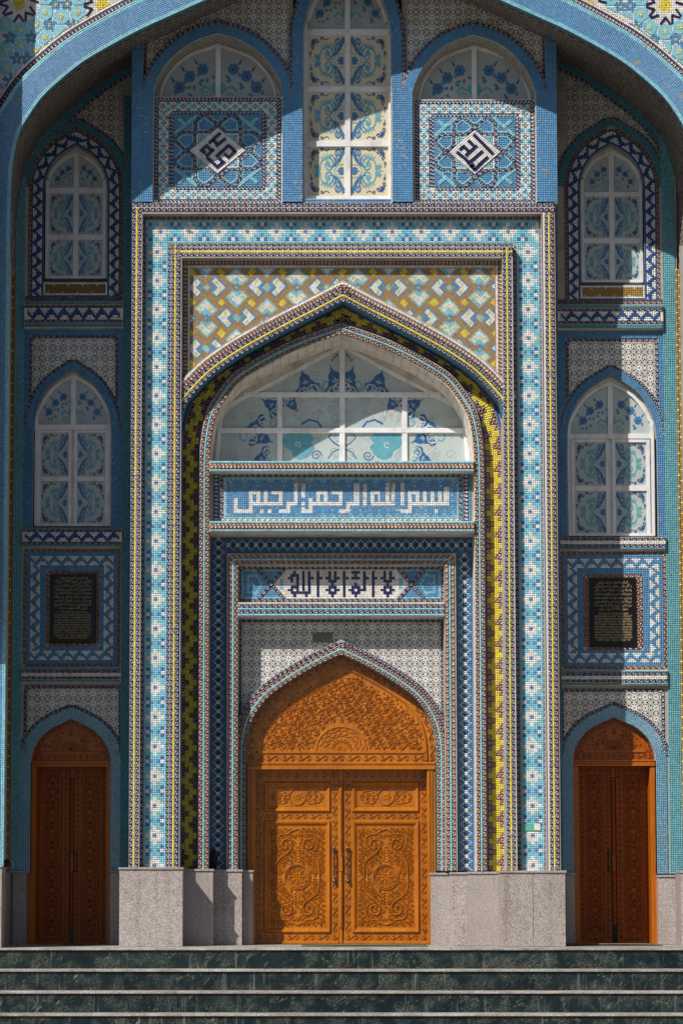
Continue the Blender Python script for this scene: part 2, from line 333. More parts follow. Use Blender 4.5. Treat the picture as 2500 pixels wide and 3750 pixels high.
def worn(u, v):
    return (math.sin(u*.021+1.3)*math.sin(v*.017+.4)+math.sin(u*.053-v*.031)*.6+math.sin(v*.083+u*.02)*.45)
def streak(u, v): return math.sin(v*.22+2.5*math.sin(u*.027))+.7*math.sin(u*.061+v*.013)+.6*math.sin(v*.019+u*.009)
class Mosaic:
    """tesserae as bevelled blocks over a bed of grout, one mesh"""
    def __init__(s): s.q = []; s.c = []; s.h = []; s.g = []; s.beads = []; s.bc = []
    def bedq(s, A, B, c):
        n = len(A)
        for i in range(n-1):
            s.q.append(np.array([[A[i], B[i], B[i+1], A[i+1]]])); s.c.append(np.array([c])); s.h.append(np.array([.15])); s.g.append(np.array([0.0]))
    def patch(s, A, B, M, colfn, grout=C['G'], h=1.15, gap=.06, wear=0.0, bed=True):
        n = len(A)-1
        t = np.linspace(0, 1, M+1)
        R = A[None]*(1-t)[:, None, None] + B[None]*t[:, None, None]      # M+1, n+1, 3
        a = R[:-1, :-1]; b = R[1:, :-1]; c = R[1:, 1:]; d = R[:-1, 1:]
        cells = np.stack([a, b, c, d], 2)                                 # M, n, 4, 3
        qs, cs = [], []
        for j in range(M):
            for i in range(n):
                k = colfn(i, j)
                if k is None: continue
                cc = C[k] if isinstance(k, str) else k
                p = cells[j, i, 0]
                if wear and worn(p[0]/S, p[2]/S) > 1.9-wear: cc = random.choice((cc, tuple(.5*x+.5*y for x, y in zip(cc, C['G'])), C['G']))
                elif wear > .28 and streak(p[0]/S, p[2]/S) > 1.95-.45*wear and random.random() < .6: cc = tuple(.35*x+.65*y for x, y in zip(cc, (.40, .36, .32)))
                qs.append(cells[j, i]); cs.append(cc)
        if bed: s.bedq(A[::max(1, n//24)] if False else A, B, grout)
        if qs:
            q_ = np.array(qs); c_ = np.array(cs, float)
            jit = np.exp(rng.normal(0, .11, len(c_)))[:, None]*np.exp(rng.normal(0, .035, (len(c_), 3)))
            s.q.append(q_); s.c.append(np.clip(c_*jit, 0, .85)); s.h.append(h+rng.normal(0, .18, len(q_))); s.g.append(np.full(len(q_), gap))
    def grid(s, u0, v0, u1, v1, d, colfn, t=6.7, n=None, m=None, **k):
        n = n or max(1, round((u1-u0)/t)); m = m or max(1, round((v1-v0)/t))
        us = np.linspace(u0, u1, n+1)
        A = WA([(u, v0) for u in us], d); B = WA([(u, v1) for u in us], d)
        s.patch(A, B, m, (lambda i, j: colfn(i, j, n, m)) if callable(colfn) else (lambda i, j: colfn), **k)
        return n, m
    def strip(s, path, rows, d, off=0, nseg=None):
        P = np.array(path, float); sl = cumlen(P); o = off
        for kind, wd, *arg in rows:
            A0 = offset(path, o+wd); B0 = offset(path, o); o += wd
            L = .5*(cumlen(A0)[-1]+cumlen(B0)[-1])
            if kind == 'gap': continue
            per = {'tile': 6.7, 'bead': 21.0, 'comb': 14.0, 'fn': 6.7, 'plain': 40}[kind]
            n = max(1, round(L/per)); sa = np.linspace(0, sl[-1], n+1)
            # keep sharp corners of the path in the rails
            A = WA(resample(A0, sl, sa), d); B = WA(resample(B0, sl, sa), d)
            if kind == 'plain': s.bedq(A, B, C[arg[0]])
            elif kind == 'tile': s.patch(A, B, max(1, round(wd/6.7)), lambda i, j, k=arg[0]: k, *arg[1:], wear=.25)
            elif kind == 'fn':
                m = arg[1]; s.patch(A, B, m, lambda i, j, fn=arg[0], n=n, m=m: fn(i, j, n, m), *(arg[2:3] or ()))
            else: s.beadrow(A, B, kind, C[arg[0]], C[arg[1]])
    def beadrow(s, A, B, kind, gc, oc):
        s.bedq(A, B, tuple(np.array(gc)*.55))
        a, b, c, d = A[:-1], B[:-1], B[1:], A[1:]
        n = len(a)
        cells = np.stack([a, b, c, d], 1)
        s.q.append(cells); s.h.append(np.full(n, .8)); s.g.append(np.full(n, .05))
        s.c.append(np.array([gc]*n)*np.exp(rng.normal(0, .15, (n, 1))))
        s.beads.append((cells, kind))
        s.bc.append(np.clip(np.array([oc]*n)*np.exp(rng.normal(0, .10, (n, 1))), 0, .85))
    def build(s, name, parent, kind='stuff'):
        V, Fc, Cc = [], [], []; base = 0
        if s.q:
            q_ = np.concatenate(s.q); c_ = np.concatenate(s.c); h_ = np.concatenate(s.h)*S; g_ = np.concatenate(s.g)
            bedm = g_ == 0
            nrm = np.cross(q_[:, 2]-q_[:, 0], q_[:, 3]-q_[:, 1]); nrm /= np.linalg.norm(nrm, axis=1)[:, None]+1e-12
            ctr = q_.mean(1, keepdims=True)
            # bed quads
            bq = q_[bedm]+nrm[bedm][:, None]*h_[bedm][:, None, None]
            nb = len(bq); V.append(bq.reshape(-1, 3)); Fc.append(np.arange(nb*4).reshape(nb, 4)); Cc.append(c_[bedm]); base += nb*4
            q2, n2, h2, g2, c2, cen = q_[~bedm], nrm[~bedm], h_[~bedm], g_[~bedm], c_[~bedm], ctr[~bedm]
            nq = len(q2)
            if nq:
                bot = cen+(q2-cen)*(1-g2*1.4)[:, None, None]
                tilt = rng.normal(0, .22*S, (nq, 2))
                sg = np.array([[-1, -1], [-1, 1], [1, 1], [1, -1]])
                hh = h2[:, None]+(tilt[:, None]*sg[None]).sum(2)
                top = cen+(q2-cen)*(1-g2*2.6)[:, None, None]+n2[:, None]*hh[:, :, None]
                vv = np.concatenate([top, bot], 1).reshape(-1, 3); b0 = base+np.arange(nq)[:, None]*8
                V.append(vv); base += nq*8
                for f in ((0, 1, 2, 3), (0, 4, 5, 1), (1, 5, 6, 2), (2, 6, 7, 3), (3, 7, 4, 0)):
                    Fc.append(b0+np.array(f)[None]); Cc.append(c2)
        for (cells, kd), bc in zip(s.beads, s.bc):
            n = len(cells)
            nrm = np.cross(cells[:, 2]-cells[:, 0], cells[:, 3]-cells[:, 1]); nrm /= np.linalg.norm(nrm, axis=1)[:, None]+1e-12
            def P(x, y, h):
                p = (cells[:, 0]*(1-x)*(1-y)+cells[:, 1]*(1-x)*y+cells[:, 2]*x*y+cells[:, 3]*x*(1-y)); return p+nrm*h*S
            rx, ry = (.35, .42) if kd == 'bead' else (.33, .42)
            outer = [(.5+rx*math.cos(a)*1.05, .5+ry*math.sin(a)*1.05) for a in np.linspace(math.pi/8, math.pi*2+math.pi/8, 9)[:-1]]
            ps = [P(x, y, .6) for x, y in outer]+[P(.5+(x-.5)*.82, .5+(y-.5)*.82, 1.7) for x, y in outer]
            vv = np.stack(ps, 1); V.append(vv.reshape(-1, 3)); b0 = base+np.arange(n)[:, None]*16; base += n*16
            for k in range(8):
                Fc.append(b0+np.array([[k, k+8, (k+1) % 8+8, (k+1) % 8]])[:, ::-1]); Cc.append(bc)
            for f in ((8, 9, 10, 11), (8, 11, 12, 15), (12, 13, 14, 15)): Fc.append(b0+np.array([f[::-1]])); Cc.append(bc)
        V = np.concatenate(V); Fc = np.concatenate(Fc); Cc = np.concatenate(Cc)
        me = bpy.data.meshes.new(name); nv, nf = len(V), len(Fc)
        me.vertices.add(nv); me.vertices.foreach_set('co', V.astype(np.float32).ravel())
        me.loops.add(nf*4); me.loops.foreach_set('vertex_index', Fc.astype(np.int32).ravel())
        me.polygons.add(nf); me.polygons.foreach_set('loop_start', np.arange(0, nf*4, 4, dtype=np.int32))
        at = me.attributes.new('Col', 'FLOAT_COLOR', 'FACE')
        at.data.foreach_set('color', np.concatenate([Cc, np.ones((nf, 1))], 1).astype(np.float32).ravel())
        me.update(calc_edges=True); me.materials.append(M_MOS)
        return link(name, me, parent, kind)

class Relief:
    """carved or printed ornament: ribbons, spirals and leaves in (u,v), mapped by fn(u,v,height)"""
    def __init__(s, fn): s.fn = fn; s.v = []; s.f = []
    def ribbon(s, pts, w, h, t0=1.0, t1=1.0):
        P = np.array(pts, float); n = len(P); T = np.gradient(P, axis=0); T /= np.linalg.norm(T, axis=1)[:, None]+1e-9
        b = len(s.v)
        for i in range(n):
            k = t0+(t1-t0)*i/(n-1); nx, ny = -T[i, 1]*w*k/2, T[i, 0]*w*k/2
            s.v += [s.fn(P[i, 0]-nx, P[i, 1]-ny, 0), s.fn(P[i, 0]-nx*.45, P[i, 1]-ny*.45, h*max(k, .4)), s.fn(P[i, 0]+nx*.45, P[i, 1]+ny*.45, h*max(k, .4)), s.fn(P[i, 0]+nx, P[i, 1]+ny, 0)]
        for i in range(n-1):
            for k in range(3): s.f.append((b+4*i+k, b+4*i+4+k, b+4*i+5+k, b+4*i+1+k))
    def spiral(s, u, v, r, a0, hand=1, turns=1.5, w=3, h=3, n=20):
        pts = []
        for i in range(n+1):
            t = i/n; a = a0+hand*turns*2*math.pi*t; rr = r*(1-.85*t); pts.append((u+rr*math.cos(a), v+rr*math.sin(a)))
        s.ribbon(pts, w, h, 1, .7)
    def leaf(s, u, v, a, L, wd, h=3):
        ca, sa = math.cos(a), math.sin(a); b = len(s.v)
        def p(x, y, z): s.v.append(s.fn(u+x*ca-y*sa, v+x*sa+y*ca, z))
        p(0, 0, 0); p(L*.4, -wd/2, 0); p(L, 0, h*.3); p(L*.4, wd/2, 0); p(L*.4, 0, h)
        s.f += [(b, b+1, b+4), (b+1, b+2, b+4), (b+2, b+3, b+4), (b+3, b, b+4)]
    def palm(s, u, v, a, L, n=7, spread=2.0, wd=None, h=3):
        for i in range(n):
            t = (i/(n-1)-.5) if n > 1 else 0
            s.leaf(u, v, a+t*spread, L*(1-.45*abs(t)*2*.8), wd or L*.26, h)
    def frond(s, u, v, a, L, n=6, h=3):
        for i in range(n):
            t = i/n; x, y = u+L*t*math.cos(a), v+L*t*math.sin(a); l = L*.42*(1-t*.6)
            s.leaf(x, y, a+.85, l, l*.36, h); s.leaf(x, y, a-.85, l, l*.36, h)
        s.leaf(u+L*.8*math.cos(a), v+L*.8*math.sin(a), a, L*.3, L*.12, h)
    def vine(s, u0, v0, u1, v1, wd, per=None, h=2.5, w=2.6, curls=True):
        L = math.hypot(u1-u0, v1-v0); n = max(1, round(L/(per or wd*1.05))); tx, ty = (u1-u0)/L, (v1-v0)/L; nx, ny = -ty, tx
        amp = wd*.30; pts = []
        for i in range(n*6+1):
            t = i/(n*6)*L; o = amp*math.sin(math.pi*i/6); pts.append((u0+tx*t+nx*o, v0+ty*t+ny*o))
        s.ribbon(pts, w, h)
        if curls:
            for k in range(n):
                t = (k+.5)/n*L; sg = 1 if k % 2 == 0 else -1
                cu, cv = u0+tx*t-nx*amp*.35*sg, v0+ty*t-ny*amp*.35*sg
                s.spiral(cu, cv, wd*.27, math.atan2(ny*sg, nx*sg), -sg, 1.1, w*.85, h, 9)
                s.leaf(cu, cv, math.atan2(-ny*sg, -nx*sg)+.5, wd*.34, wd*.2, h); s.leaf(cu, cv, math.atan2(-ny*sg, -nx*sg)-.6, wd*.3, wd*.18, h)
    def disc(s, u, v, r, h, n=10, rin=0):
        b = len(s.v); s.v.append(s.fn(u, v, h))
        for i in range(n): s.v.append(s.fn(u+r*math.cos(2*math.pi*i/n), v+r*math.sin(2*math.pi*i/n), 0 if not rin else h))
        s.f += [(b, b+1+i, b+1+(i+1) % n) for i in range(n)]
    def blob(s, pts, h):
        b = len(s.v); c = np.mean(np.array(pts, float), axis=0); s.v.append(s.fn(c[0], c[1], h)); n = len(pts)
        for p in pts: s.v.append(s.fn(p[0], p[1], h))
        s.f += [(b, b+1+i, b+1+(i+1) % n) for i in range(n)]
    def build(s, name, m, parent, kind='stuff'): return mk(name, s.v, s.f, m, parent, kind)
def onplane(d, g=1.0): return lambda u, v, h: W(u, v, d-h*g)

# ------------------------------------------------------------------ pattern functions
BANDP = ["..W..", ".WWW.", "WWBWW", ".WWW.", "..W..", "D...D", "WB.BW", "D...D"]
def band_v(i, j, n, m):            # i across (12 cols), j down
    r = BANDP[(j//2) % 8]; c = (i-1)//2
    if i == 0 or i == n-1 or c > 4: return 'T'
    k = r[c]; return 'T' if k == '.' else k
def band_h(i, j, n, m): return band_v(j, i, m, n)
def zig(i, j):                     # 5 rows, period 6
    a = i % 7; b = (i+3) % 7
    if abs(a-2) <= 2-j and j <= 2: return 'W'
    if abs(b-2) <= j-2 and j >= 3: return 'W'
    return 'Z'
CHK = ["bXXWWXXb", "bXXWWXXb", "bbLbbLbb", "bLbNNbLb", "bbLNNLbb"]
def chk(i, j):
    k = CHK[j % 5][i % 8]; return {'b': 'D', 'N': 'N', 'X': (.13, .12, .20), 'W': 'w', 'L': 'L'}[k]
PBD = ["TTWTT", "WWDWW", "WDYDW", "WWDWW", "TTWTT", "DTWTD"]
NB = ('bead', 10.5, 'N', 'V'); RB = ('bead', 11, 'R', 'P'); YT = ('tile', 7, 'Y')

# ==================================================================== THE BUILDING
mosque = thing('mosque', 'mosque front in blue and turquoise mosaic with a pointed arch portal and three carved doors', 'building')

# ---- floral printed tiles -------------------------------------------------
FT = 38.0
ft_mesh = {}
def floral(parent, u0, v0, u1, v1, d, archpath=None, aoff=0, tile=FT, above=None):
    """tiles laid on plane d in the rectangle, cut along the arch path (kept outside it) and below the line `above`"""
    k = (D+d)/D; T = tile*k*S; g = .0005
    x0, _, z1 = W(u0, v0, d); x1, _, z0 = W(u1, v1, d)
    nx = max(1, round((x1-x0)/T)); Tx = (x1-x0)/nx
    lines = []
    if archpath is not None:
        A = WA(offset(archpath, aoff), d)[:, [0, 2]]; lines.append(A)
    if above is not None: lines.append(WA(above, d)[:, [0, 2]])
    key = (round(Tx, 5), round(d))
    y = S*d
    def mesh_for(poly):
        n = len(poly); e = .0022; c = poly.mean(0)
        inner = c+(poly-c)*(1-e/(.5*T)); v = [(p[0], y-.0045, p[1]) for p in inner]+[(p[0], y, p[1]) for p in poly]
        return v, [tuple(range(n))[::-1]]+[((i+1) % n, n+(i+1) % n, n+i, i)[::-1] for i in range(n)]
    cnt = 0
    nz = int(math.ceil((z1-z0)/Tx))
    for i in range(nx):
        for j in range(nz):
            cx0 = x0+i*Tx; cz1 = z1-j*Tx; cz0 = max(cz1-Tx, z0)
            sq = np.array([[cx0+g, cz0+g], [cx0+Tx-g, cz0+g], [cx0+Tx-g, cz1-g], [cx0+g, cz1-g]])
            if cz1-cz0 < .01: continue
            poly = sq; whole = abs(cz1-cz0-Tx) < 1e-6
            for A in lines:
                if len(poly) < 3: break
                c = poly.mean(0)
                dd = np.linalg.norm(.5*(A[:-1]+A[1:])-c, axis=1); idx = np.argsort(dd)[:2]
                seg = idx[0]; dmin = dd.min()
                # nearest segment by true distance
                best = 1e9
                for s_ in range(len(A)-1):
                    a, b_ = A[s_], A[s_+1]; t = np.clip(((c-a)@(b_-a))/max((b_-a)@(b_-a), 1e-12), 0, 1); dist = np.linalg.norm(a+t*(b_-a)-c)
                    if dist < best: best = dist; seg = s_
                a, b_ = A[seg], A[seg+1]; tt = (b_-a)/np.linalg.norm(b_-a); nrm = np.array([-tt[1], tt[0]])   # left = outside (up when going right)
                sd = (poly-a)@nrm
                if sd.min() >= 0: continue
                if sd.max() <= 0: poly = np.zeros((0, 2)); break
                whole = False; np_ = []
                for p_ in range(len(poly)):
                    p, r = poly[p_], poly[(p_+1) % len(poly)]; s1, s2 = sd[p_], sd[(p_+1) % len(poly)]
                    if s1 >= 0: np_.append(p)
                    if s1*s2 < 0: np_.append(p+(r-p)*s1/(s1-s2))
                poly = np.array(np_)
            if len(poly) < 3: continue
            area = .5*abs(np.dot(poly[:, 0], np.roll(poly[:, 1], 1))-np.dot(poly[:, 1], np.roll(poly[:, 0], 1)))
            if area < Tx*Tx*.04: continue
            if whole and key in ft_mesh:
                o = link('floral_tile', ft_mesh[key][0], parent); bx, bz = ft_mesh[key][1]; o.location = (cx0-bx, 0, cz1-bz); cnt += 1; continue
            v, f = mesh_for(poly)
            me = bpy.data.meshes.new('floral_tile'); me.from_pydata(v, [], f); me.materials.append(M_FLOR)
            uvl = me.uv_layers.new(name='UVMap')
            for lp in me.loops:
                co = me.vertices[lp.vertex_index].co; uvl.data[lp.index].uv = ((co.x-cx0)/Tx, (co.z-(cz1-Tx))/Tx)
            me.update(); link('floral_tile', me, parent); cnt += 1
            if whole: ft_mesh[key] = (me, (cx0, cz1))
    return cnt

# ---- solid core ---------------------------------------------------------------
core = MB()
core.wbox(-5.5, 1.75, -.3, 5.5, 2.0, 13.5)
core_o = core.build('back_wall', M_PLA, mosque)

# ---- great arch front ----------------------------------------------------------
DB, DS = -280, -236
gaL = Q([(38, 900), (39, 760), (42, 660), (49, 587), (70, 490), (107, 423), (150, 362), (194, 317), (286, 240), (367, 188), (510, 110), (628, 56), (750, 1), (900, -62), (1100, -135), (1293, -190)])
gaL = [(26.5, 900)]+gaL[1:]
GAX = 1296
ga_arc = smooth(gaL, 4)
ga = [(26.5, 3200)] + ga_arc; ga = ga + [(2*GAX-u, v) for u, v in reversed(ga[:-1])]
def apply_plate(mb, path, off, ul, ur, vt, d0, d1):
    """wall plate with the arch cut out: fill between the path and a big rectangle"""
    P = offset(path, off); A = WA(P, d0); n = len(A)
    X0 = W(ul, 2000, d0)[0]; X1 = W(ur, 2000, d0)[0]; ZT = W(0, vt, d0)[2]
    top = A.copy(); top[:, 2] = ZT
    v = list(A)+list(top); f = [(i, i+1, n+i+1, n+i) for i in range(n-1) if abs(A[i, 0]-A[i+1, 0]) > 1e-5]
    Ab = A.copy(); Ab[:, 1] = S*d1; v += list(Ab); f += [(i, 2*n+i, 2*n+i+1, i+1) for i in range(n-1)]
    mb.add(v, f)
    mb.wbox(X0, S*d0, A[0, 2], A[:, 0].min(), S*d1, ZT); mb.wbox(A[:, 0].max(), S*d0, A[-1, 2], X1, S*d1, ZT)
    z_ = max(A[:, 2])
    mb.wbox(X0, S*d0+.002, ZT, X1, S*d1, ZT+.01)
    mb.wbox(X0, S*d1-.01, z_, X1, S*d1, ZT)
gp = MB(); apply_plate(gp, ga, 60, -2600, 5000, -1000, DS, -60)
arch_o = gp.build('great_arch', M_PLA, mosque)
gb = MB(); gb.ring(ga, .3, 104, DB, DB+8); gb.ring(ga, 60, 104, DB+8, -60); gb.build('arch_moulding', M_PLA, arch_o)
ms = Mosaic(); ms.strip(ga, [('tile', 13, 'T', C['GL']), ('tile', 76, 'B', C['GL']), ('tile', 15, 'T', C['GL'])], DB); ms.build('arch_band', arch_o)
ms = Mosaic(); ms.strip(ga, [('comb', 14, 'N', 'P'), ('plain', 4, 'N'), ('tile', 7, 'W')], DS, off=104.5); ms.build('bead_strip', arch_o)
pier = MB(); a = W(-400, 3200, -377); b = W(-40, -1000, -377)  # unseen piers, added so the left one casts a shadow on the arch front
zb_ = W(0, 2300, -377)[2]; pier.wbox(a[0], S*-377, zb_, b[0], S*-236, b[2]); a = W(2632, 3200, -377); b = W(3000, -1000, -377)
pier.wbox(a[0], S*-377, zb_, b[0], S*-236, b[2]); pier.each('unseen_shadow_pier', M_PLA, arch_o)
# star mosaic in the spandrels: blue ground, white outlines, turquoise medallions
pl = [(78, 333), (287, 405), (497, 342), (622, 170), (838, 225), (1068, 175), (622, 510), (838, 443), (492, 685), (85, 690), (290, 628), (85, 912), (293, 965), (43, 1262), (630, -30), (1070, -30), (450, 905), (1180, 330), (1010, 445)]
sl_ = [(140, 517), (432, 510), (683, 345), (1008, 352), (762, 65), (920, 62), (232, 808), (367, 800), (143, 1105)]
rl = [(265, 40), (1410, 70)]
prr = [(522, 205), (733, 265), (957, 205), (1085, 390), (1305, 462), (1525, 385), (1295, 682), (1512, 745), (1512, 980), (975, 540), (520, -30), (955, -30), (1300, -60), (1640, 250), (1640, 560), (1150, 640), (800, 400)]
sr_ = [(672, 95), (805, 93), (893, 395), (1148, 580), (1455, 562), (1357, 865), (1600, 640)]
rr_ = [(195, 55), (1308, 80)]
def star_field(pent, star, ros, off, sc_, side):
    cv = lambda L: [(q(off+x/sc_, y/sc_), y/sc_) for x, y in L]
    P_, S_, R_ = cv(pent), cv(star), cv(ros)
    sites = [(p, 0) for p in P_]+[(p, 1) for p in S_]+[(p, 2) for p in R_]
    GO = offset(ga, 131)
    def outside(pt):   # outside the arch and its borders
        dd = np.linalg.norm(GO-np.array(pt), axis=1); i = int(dd.argmin()); i = min(max(i, 1), len(GO)-2)
        t = GO[i+1]-GO[i-1]; nrm = np.array([t[1], -t[0]]); return (np.array(pt)-GO[i])@nrm > 0
    ms = Mosaic()
    u0, u1 = (-40, 560) if side == 0 else (2030, 2560)
    def base(i, j, n, m):
        u = u0+(i+.5)*(u1-u0)/n; v = -40+(j+.5)*420/m
        if not outside((u, v)): return None
        dr = min(math.hypot(u-a, v-b) for a, b in R_)
        if dr < 24: return 'Y' if dr > 3.5 else 'E'
        if dr < 52: return 'W'
        dl = sorted((math.hypot(u-p[0], v-p[1])*(1.0 if k == 0 else 1.25), k) for p, k in sites if k < 2)
        sp_ = min(S_, key=lambda r_: math.hypot(r_[0]-u, r_[1]-v)); rr0 = math.hypot(sp_[0]-u, sp_[1]-v); a0_ = math.atan2(v-sp_[1], u-sp_[0])
        if rr0 < 5: return 'Y'
        if rr0 < 14+15*abs(math.cos(2.5*(a0_+.3)))**1.5: return 'B'
        return 'W'
    ms.grid(u0, -40, u1, 380, DS, base, t=6.3, bed=False)
    ms.build('star_mosaic', arch_o)
    for ip, p in enumerate(P_):
        rn = min(R_, key=lambda r_: math.hypot(r_[0]-p[0], r_[1]-p[1])); th0 = math.atan2(p[1]-rn[1], p[0]-rn[0])
        poly = [(p[0]+34*math.cos(th0+2*math.pi*k/5), p[1]+34*math.sin(th0+2*math.pi*k/5)) for k in range(5)]
        poly = [np.array(x) for x in poly]
        for (s_, k_) in sites:
            if s_ == p: continue
            dx, dy = s_[0]-p[0], s_[1]-p[1]; L = math.hypot(dx, dy)
            if L < 1 or L > 110: continue
            nrm = np.array([dx/L, dy/L]); lim = {0: L/2-3.2, 1: min(L*.62, L-17)-2.5, 2: L-62}[k_]
            if lim < 8: lim = 8
            out_ = []
            for a_ in range(len(poly)):
                x, y = poly[a_], poly[(a_+1) % len(poly)]
                s1 = lim-(x-np.array(p))@nrm; s2 = lim-(y-np.array(p))@nrm
                if s1 >= 0: out_.append(x)
                if s1*s2 < 0: out_.append(x+(y-x)*s1/(s1-s2))
            poly = out_
            if len(poly) < 3: break
        if len(poly) < 3: continue
        keep = [x for x in poly if outside(x)]
        if len(keep) < 3: continue
        c = np.mean(keep, axis=0)
        ang = sorted(keep, key=lambda x: math.atan2(x[1]-c[1], x[0]-c[0]))
        r = Relief(onplane(DS-2.2)); r.blob([tuple(x) for x in ang], .9)
        n = len(ang); b0 = len(r.v)
        for x in ang: r.v.append(W(x[0], x[1], DS))
        r.f += [(1+i, 1+(i+1) % n, b0+(i+1) % n, b0+i) for i in range(n)]
        me_o = r.build('pentagon_medallion', M_TURQ, arch_o, None)
        if outside((p[0], p[1]+12)) and outside((p[0]-12, p[1])) and outside((p[0]+12, p[1])):
            fl = Mosaic()
            for k in range(6):
                a_ = math.pi/6+k*math.pi/3; x, y = p[0]+7.2*math.cos(a_), p[1]+7.2*math.sin(a_)
                A = WA([(x-3.1, y-3.1), (x+3.1, y-3.1)], DS-3); B = WA([(x-3.1, y+3.1), (x+3.1, y+3.1)], DS-3); fl.patch(A, B, 1, lambda i, j: 'Y', bed=False, h=1.4)
            A = WA([(p[0]-3, p[1]-3), (p[0]+3, p[1]-3)], DS-3); B = WA([(p[0]-3, p[1]+3), (p[0]+3, p[1]+3)], DS-3); fl.patch(A, B, 1, lambda i, j: 'W', bed=False, h=1.4)
            fl.build('flower_inlay', arch_o)
    for rc in R_:
        for k in range(10):
            for sg in (-1, 1):
                a_ = 2*math.pi*(k+.5)/10; a2 = a_+sg*.16; px_, py_ = rc[0]+56*math.cos(a2), rc[1]+56*math.sin(a2)
                dr = a_+sg*.62
                e = [(px_+math.cos(dr)*x-math.sin(dr)*y, py_+math.sin(dr)*x+math.cos(dr)*y) for x, y in ((-17, -4), (17, -4), (17, 4), (-17, 4))]
                if not all(outside(x) for x in e): continue
                if sg == 1 or k % 3: MB().poly(e, DS-3.4-(sg > 0)*.8, DS).build('navy_tile', M_NAVY, arch_o)
star_field(pl, sl_, rl, 0, 3.733, 0)
star_field(prr, sr_, rr_, 2100, 3.92, 1)

# soffit of the great arch, splayed back to the side walls
DSIDE = 300
bkL = Q([(54, 1005), (58, 860), (70, 720), (98, 605), (140, 522), (199, 449), (255, 403), (327, 337), (398, 286), (459, 250), (600, 180), (860, 60), (1265, -70)])
bkR = Q([(2484, 985), (2484, 900), (2481, 714), (2455, 587), (2414, 490), (2338, 408), (2261, 347), (2159, 276), (2057, 224), (1900, 150), (1660, 40), (1265, -70)])
arcF_L = np.array(ga_arc); arcF_R = np.array([(2*GAX-u, v) for u, v in ga_arc])
def loft(FP, BP, flip, name):
    B_ = np.array(smooth(BP, 4)); n = 90
    sF = cumlen(FP); sB = cumlen(B_); tt = np.linspace(0, 1, n+1)
    A = WA(resample(FP, sF, tt*sF[-1]), DB); B = WA(resample(B_, sB, tt*sB[-1]), DSIDE-20)
    if flip: A, B = A[::-1], B[::-1]
    m = Mosaic()
    rows = 26
    def cf(i, j):
        if j < 2: return 'E'
        if j == 2: return 'R'
        x, y = i % 4, j % 4
        return (.34, .30, .26) if (x+y) % 2 == 0 else ((.03, .025, .022) if (x*y) % 3 else (.07, .04, .03))
    m.patch(A, B, rows, cf, grout=(.09, .075, .065)); m.build('arch_soffit', arch_o)
loft(arcF_L, bkL, False, 'l'); loft(arcF_R, bkR, True, 'r')
# jambs below the springing: pale edge, gold dotted strip and teal corner
jm = MB()
for side in (0, 1):
    uf = 26.5 if side == 0 else 2*GAX-26.5
    ub = 35 if side == 0 else 2500
    a = np.array([W(uf, 3200, DB), W(uf, 900, DB), W(uf, 900, DB), W(uf, 3200, DB)])
    b0 = W(ub, 3200, 120); b1 = W(ub, 985, 120)
    jm.add([W(uf, 3200, DB), W(uf, 900, DB), W(ub, 900, 120), W(ub, 3200, 120)], [(0, 1, 2, 3)])
jm.each('arch_jamb', M_PLA, arch_o)
ms = Mosaic()
def gold(i, j, n, m): return 'Y' if (j % 6 == 0 and i == 1) or (j % 6 == 3 and i == 0) else C['GO']
def goldr(i, j, n, m): return 'Y' if (j % 6 == 0 and i == 0) or (j % 6 == 3 and i == 1) else (.30, .17, .05)
for u0, u1, fn, v0 in ((28, 50, gold, 1005), (2484, 2512, goldr, 985)):
    ms.grid(u0, v0, u1, 3200, 200, fn, n=3)
ms.build('gold_mosaic_strip', arch_o)

# ---- central block -------------------------------------------------------------
blk = MB()
UL, UR = 478, 2041
# outer frame: left, right, top
blk.box(UL, 742, 516, 3190, 0, 350); blk.box(1992, 742, UR, 3190, 0, 350); blk.box(516, 742, 1992, 782, 0, 300)
frame_o = blk.build('portal_frame', M_PLA, mosque)
ms = Mosaic()
pth = [(484, 3190), (484, 3185)]
def vcol(ms, u0, rows, v0, v1, d):     # rows listed left to right
    ms.strip([(u0, v1), (u0, v0)][::-1], [(k, -0, *a) for k, a in ()], d)
def vrows(ms, u, v0, v1, d, rows):
    """vertical strips from left edge u, listed left to right, running top to bottom"""
    ms.strip([(u, v0), (u, v1)], rows, d)
def hrows(ms, u0, u1, v, d, rows):
    """horizontal strips listed top to bottom starting at row v"""
    tot = 0
    for r in rows:
        ms.strip([(u0, v+tot+r[1]), (u1, v+tot+r[1])], [r], d); tot += r[1]
vrows(ms, 479, 760, 3188, 0, [('bead', 12, 'N', 'V'), ('gap', 1.5), YT, ('gap', 1.5), ('bead', 12, 'N', 'V')])
vrows(ms, 1993, 778, 3188, 0, [('plain', 3, 'N'), ('plain', 7, 'S'), ('bead', 12, 'N', 'V'), ('gap', 1), YT, ('gap', 1), ('bead', 12, 'N', 'V'), ('plain', 3, 'R')])
hrows(ms, UL, UR, 744, 0, [('bead', 14, 'N', 'V'), ('plain', 2, 'S'), ('bead', 14, 'N', 'V'), ('plain', 4, 'R')])
ms.build('bead_border', frame_o)
